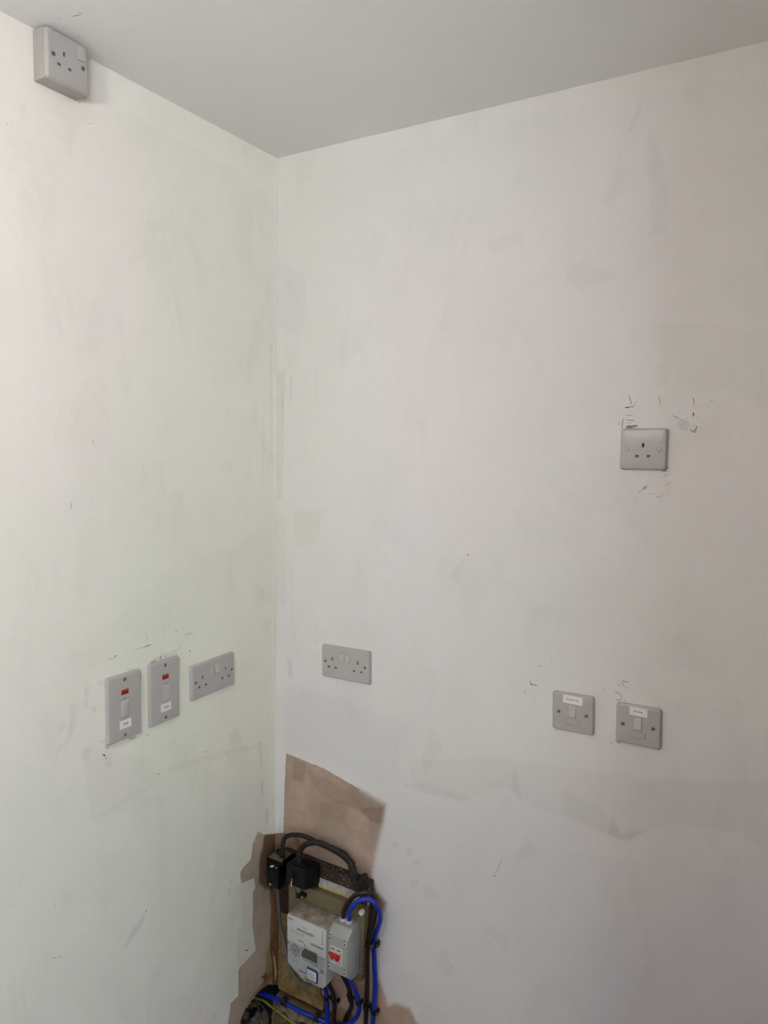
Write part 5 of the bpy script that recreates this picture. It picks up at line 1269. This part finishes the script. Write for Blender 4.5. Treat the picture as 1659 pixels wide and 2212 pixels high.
# frayed twisted end of the service cable: strands curling back
t = thing('cable_tail', 'frayed grey-brown strands curled at the end of the service cable', 'cable', Matrix.Translation(at(0.306, 0.03, 0.585)))
inv = Matrix.Translation(at(0.306, 0.03, 0.585)).inverted()
for k in range(7):
    o_ = k * 0.0030
    bm = bmesh.new()
    add_tube(bm, pts3([(0.2785 + o_ * 0.55, 0.047 - 0.0012 * k, 0.6280 + 0.0010 * k), (0.2850 + o_ * 0.55, 0.050 - 0.0010 * k, 0.6100), (0.2885 + o_ * 0.75, 0.052 - 0.001 * k, 0.5920 - 0.0008 * k), (0.2960 + o_ * 0.8, 0.051 - 0.001 * k, 0.5800 + 0.0010 * k), (0.3050 + o_ * 0.55, 0.047, 0.5850 + 0.0014 * k), (0.3110 + o_ * 0.40, 0.042, 0.5990 + 0.001 * k), (0.3170 + 0.0014 * k, 0.037, 0.6085 - 0.0015 * k), (0.3265 + 0.0006 * k, 0.034, 0.6080 - 0.0050 * k)]), 0.0031 - 0.0001 * k, 8, 5)
    local('strand', bm, inv, t, M_OLD, 60)
cable('grey_cable', 'slim grey cable dropping from the corner box and looping under the meter', pts3([(0.0580, 0.058, 0.512), (0.0545, 0.052, 0.470), (0.0530, 0.046, 0.420), (0.0560, 0.044, 0.380), (0.0680, 0.047, 0.350), (0.0800, 0.052, 0.326), (0.0930, 0.058, 0.302), (0.1080, 0.063, 0.282), (0.1250, 0.067, 0.272), (0.1450, 0.070, 0.2690), (0.1675, 0.075, 0.2740), (0.1850, 0.079, 0.288), (0.1930, 0.081, 0.312)]), 0.0050, M_GREYC)
cable('brown_cable', 'brown cable looping from the isolator top down to the floor', pts3([(0.2752, 0.064, 0.4938), (0.2790, 0.068, 0.515), (0.2925, 0.068, 0.5420), (0.3075, 0.064, 0.5620), (0.3235, 0.058, 0.5715), (0.3385, 0.048, 0.5730), (0.3505, 0.0405, 0.5600), (0.3545, 0.038, 0.5364), (0.3530, 0.041, 0.5062), (0.3478, 0.041, 0.4782), (0.3408, 0.041, 0.4559), (0.3362, 0.041, 0.4245), (0.3350, 0.041, 0.393), (0.3342, 0.039, 0.3536), (0.3312, 0.034, 0.3180), (0.3225, 0.022, 0.2677), (0.3176, 0.015, 0.237), (0.3160, 0.015, 0.185), (0.3145, 0.015, 0.10), (0.3140, 0.015, 0.006)]), R_, M_BROWN)
cable('blue_cable', 'blue cable looping from the isolator top down to the floor', pts3([(0.2935, 0.064, 0.4938), (0.2960, 0.069, 0.512), (0.3060, 0.072, 0.535), (0.3190, 0.071, 0.5540), (0.3350, 0.065, 0.5640), (0.3500, 0.057, 0.5632), (0.3630, 0.052, 0.5523), (0.3688, 0.043, 0.5304), (0.3660, 0.034, 0.5043), (0.3549, 0.026, 0.4729), (0.3454, 0.022, 0.4484), (0.3417, 0.020, 0.4272), (0.3403, 0.018, 0.4006), (0.3412, 0.016, 0.3559), (0.3440, 0.015, 0.305), (0.3406, 0.015, 0.238), (0.3379, 0.015, 0.198), (0.3359, 0.015, 0.10), (0.3350, 0.015, 0.006)]), R_, M_BLUE)
cable('blue_cable', 'blue cable dropping straight down from the meter bottom', pts3([(0.2211, 0.080, 0.326), (0.2211, 0.075, 0.2974), (0.2195, 0.060, 0.2713), (0.2115, 0.040, 0.2310), (0.2065, 0.032, 0.1854), (0.2066, 0.032, 0.149), (0.2063, 0.032, 0.06), (0.2060, 0.032, 0.006)]), R_, M_BLUE)
cable('brown_cable', 'brown cable dropping straight down from the meter bottom', pts3([(0.2404, 0.080, 0.328), (0.2404, 0.075, 0.3055), (0.2406, 0.060, 0.2772), (0.2352, 0.040, 0.2365), (0.2290, 0.032, 0.1954), (0.2281, 0.032, 0.1588), (0.2279, 0.032, 0.06), (0.2275, 0.032, 0.006)]), R_, M_BROWN)
cable('brown_cable', 'short brown cable curving from the isolator bottom behind the others', pts3([(0.2870, 0.080, 0.3520), (0.2885, 0.072, 0.335), (0.2872, 0.055, 0.3058), (0.2820, 0.035, 0.2626), (0.2752, 0.020, 0.2249), (0.2616, 0.011, 0.1939), (0.2500, 0.0072, 0.1720), (0.2430, 0.0070, 0.140), (0.2415, 0.0070, 0.08), (0.2410, 0.0070, 0.006)]), R_, M_BROWN)
cable('blue_cable', 'long blue cable from the isolator bottom sweeping left into the wall hole', pts3([(0.3040, 0.080, 0.3520), (0.3085, 0.072, 0.335), (0.3076, 0.055, 0.3054), (0.3047, 0.035, 0.2632), (0.3001, 0.022, 0.2265), (0.2895, 0.020, 0.1975), (0.2686, 0.0196, 0.1720), (0.2350, 0.0194, 0.1500), (0.2050, 0.0194, 0.1420), (0.1700, 0.028, 0.1470), (0.1192, 0.035, 0.1505), (0.0692, 0.035, 0.1514), (0.0250, 0.034, 0.1490), (-0.0080, 0.032, 0.1420), (-0.0300, 0.024, 0.1330), (-0.0600, 0.010, 0.1150)]), R_, M_BLUE)
cable('earth_cable', 'thin yellow-green earth cable slanting out of the wall hole', pts3([(-0.0500, 0.034, 0.118), (-0.0250, 0.036, 0.124), (-0.0050, 0.037, 0.1265), (0.0250, 0.042, 0.1260), (0.0500, 0.045, 0.1250), (0.0812, 0.047, 0.1211), (0.1044, 0.047, 0.1184), (0.1272, 0.045, 0.1120), (0.1500, 0.043, 0.100), (0.1650, 0.043, 0.06), (0.1680, 0.043, 0.006)]), 0.0030, M_EARTH)

def clip(p, tangent, r, wall_d, label, big=1.0, flip=1):
    """moulded hook round the cable with a nail block beside it"""
    p = at(*p)
    t = Vector(tangent).normalized()
    out = Vector((0, -1, 0))
    out = (out - t * out.dot(t)).normalized()
    side = t.cross(out).normalized()
    wall_d = max(wall_d, abs(p.y) - r - 0.004)
    root = thing('cable_clip', label, 'clip', Matrix.Translation(p), 'black cable clips round the meter tails')
    h = 0.0062 * big
    back = -(abs(p.y) - wall_d - 0.0005)
    prof = [(-r - 0.0026, back)]
    for k in range(9):
        a = math.pi - math.pi * k / 8
        prof.append(((r + 0.0026) * math.cos(a), (r + 0.0026) * math.sin(a) + 0.0005))
    prof += [(r + 0.0026, back), (r + 0.0007, back)]
    for k in range(9):
        a = math.pi * k / 8
        prof.append(((r + 0.0007) * math.cos(a), (r + 0.0007) * math.sin(a) + 0.0005))
    prof.append((-r - 0.0007, back))
    bm = bmesh.new()
    add_prism(bm, prof, 'z', -h, h)
    bm.transform(Matrix((side, out, t)).transposed().to_4x4())
    from_bm('hook', bm, root, M_CLIP, smooth=40)
    bm = bmesh.new()
    x0 = r + 0.0022
    add_box(bm, flip * x0, flip * (x0 + 0.0040), back, r * 0.5, -h * 0.8, h * 0.8, 0.0006)
    bm.transform(Matrix((side, out, t)).transposed().to_4x4())
    blk = from_bm('nail_block', bm, root, M_CLIP, smooth=40)
    bm = bmesh.new()
    add_cyl(bm, (flip * (x0 + 0.002), r * 0.5, 0), (flip * (x0 + 0.002), r * 0.5 + 0.0014, 0), 0.0019, 0.0017, 14)
    bm.transform(Matrix((side, out, t)).transposed().to_4x4())
    from_bm('nail_head', bm, blk, M_SCREW, smooth=40)
    return root

clip((0.3372, 0.0410, 0.4330), (0.15, 0.0, 1.0), R_, 0.032, 'upper clip on the brown isolator loop', 1.25)
clip((0.3417, 0.0198, 0.4235), (0.08, 0.02, 1.0), R_, 0.0, 'upper clip on the blue isolator loop', 1.2)
clip((0.2128, 0.0430, 0.2375), (0.15, -0.33, 1.0), R_, 0.0, 'clip on the blue cable just below the meter', 1.1)
clip((0.2350, 0.0400, 0.2360), (0.12, -0.25, 1.0), R_, 0.0, 'clip on the brown cable just below the meter', 1.1)
clip((0.2815, 0.0345, 0.2600), (0.16, -0.35, 1.0), R_, 0.0, 'clip on the short brown cable under the isolator', 1.1, -1)
clip((0.3043, 0.0330, 0.2580), (0.1, -0.33, 1.0), R_, 0.0, 'clip on the long blue cable under the isolator', 1.1, -1)
clip((0.3176, 0.0150, 0.2370), (0.02, 0.0, 1.0), R_, 0.0, 'lower clip on the brown isolator loop', 1.1)
clip((0.3404, 0.0150, 0.2350), (0.06, 0.0, 1.0), R_, 0.0, 'lower clip on the blue isolator loop', 1.1)
clip((0.0640, 0.0350, 0.1514), (-1.0, 0.0, 0.02), R_, 0.0, 'clip on the long blue cable nearest the wall hole', 1.4)
clip((0.1700, 0.0280, 0.1470), (-1.0, 0.2, 0.02), R_, 0.0, 'clip on the long blue cable by the chipboard edge', 1.2)
# clamp under the dull black box
root = thing('pipe_clamp', 'black clamp with a bright screw under the dull black box', 'clamp', Matrix.Translation(at(0.128, 0.046, 0.50)))
inv = Matrix.Translation(at(0.128, 0.046, 0.50)).inverted()
bm = bmesh.new()
add_box(bm, 0.1170, 0.1370, -0.0560, -0.0464, 0.4930, 0.5060, 0.0020)
add_cyl(bm, (0.1270, -0.0560, 0.4930), (0.1270, -0.0560, 0.5075), 0.0085, None, 18)
add_cyl(bm, (0.1420, -0.0464, 0.4985), (0.1420, -0.0600, 0.4985), 0.0066, 0.0060, 18)
local('clamp_body', bm, inv, root, M_CLIP, 35)
bm = bmesh.new(); add_cyl(bm, (0.1420, -0.0600, 0.4985), (0.1420, -0.0612, 0.4985), 0.0034, 0.0030, 16)
local('clamp_screw', bm, inv, root, mat('bright_screw', rgb(196, 194, 188), 0.25, metallic=0.6))
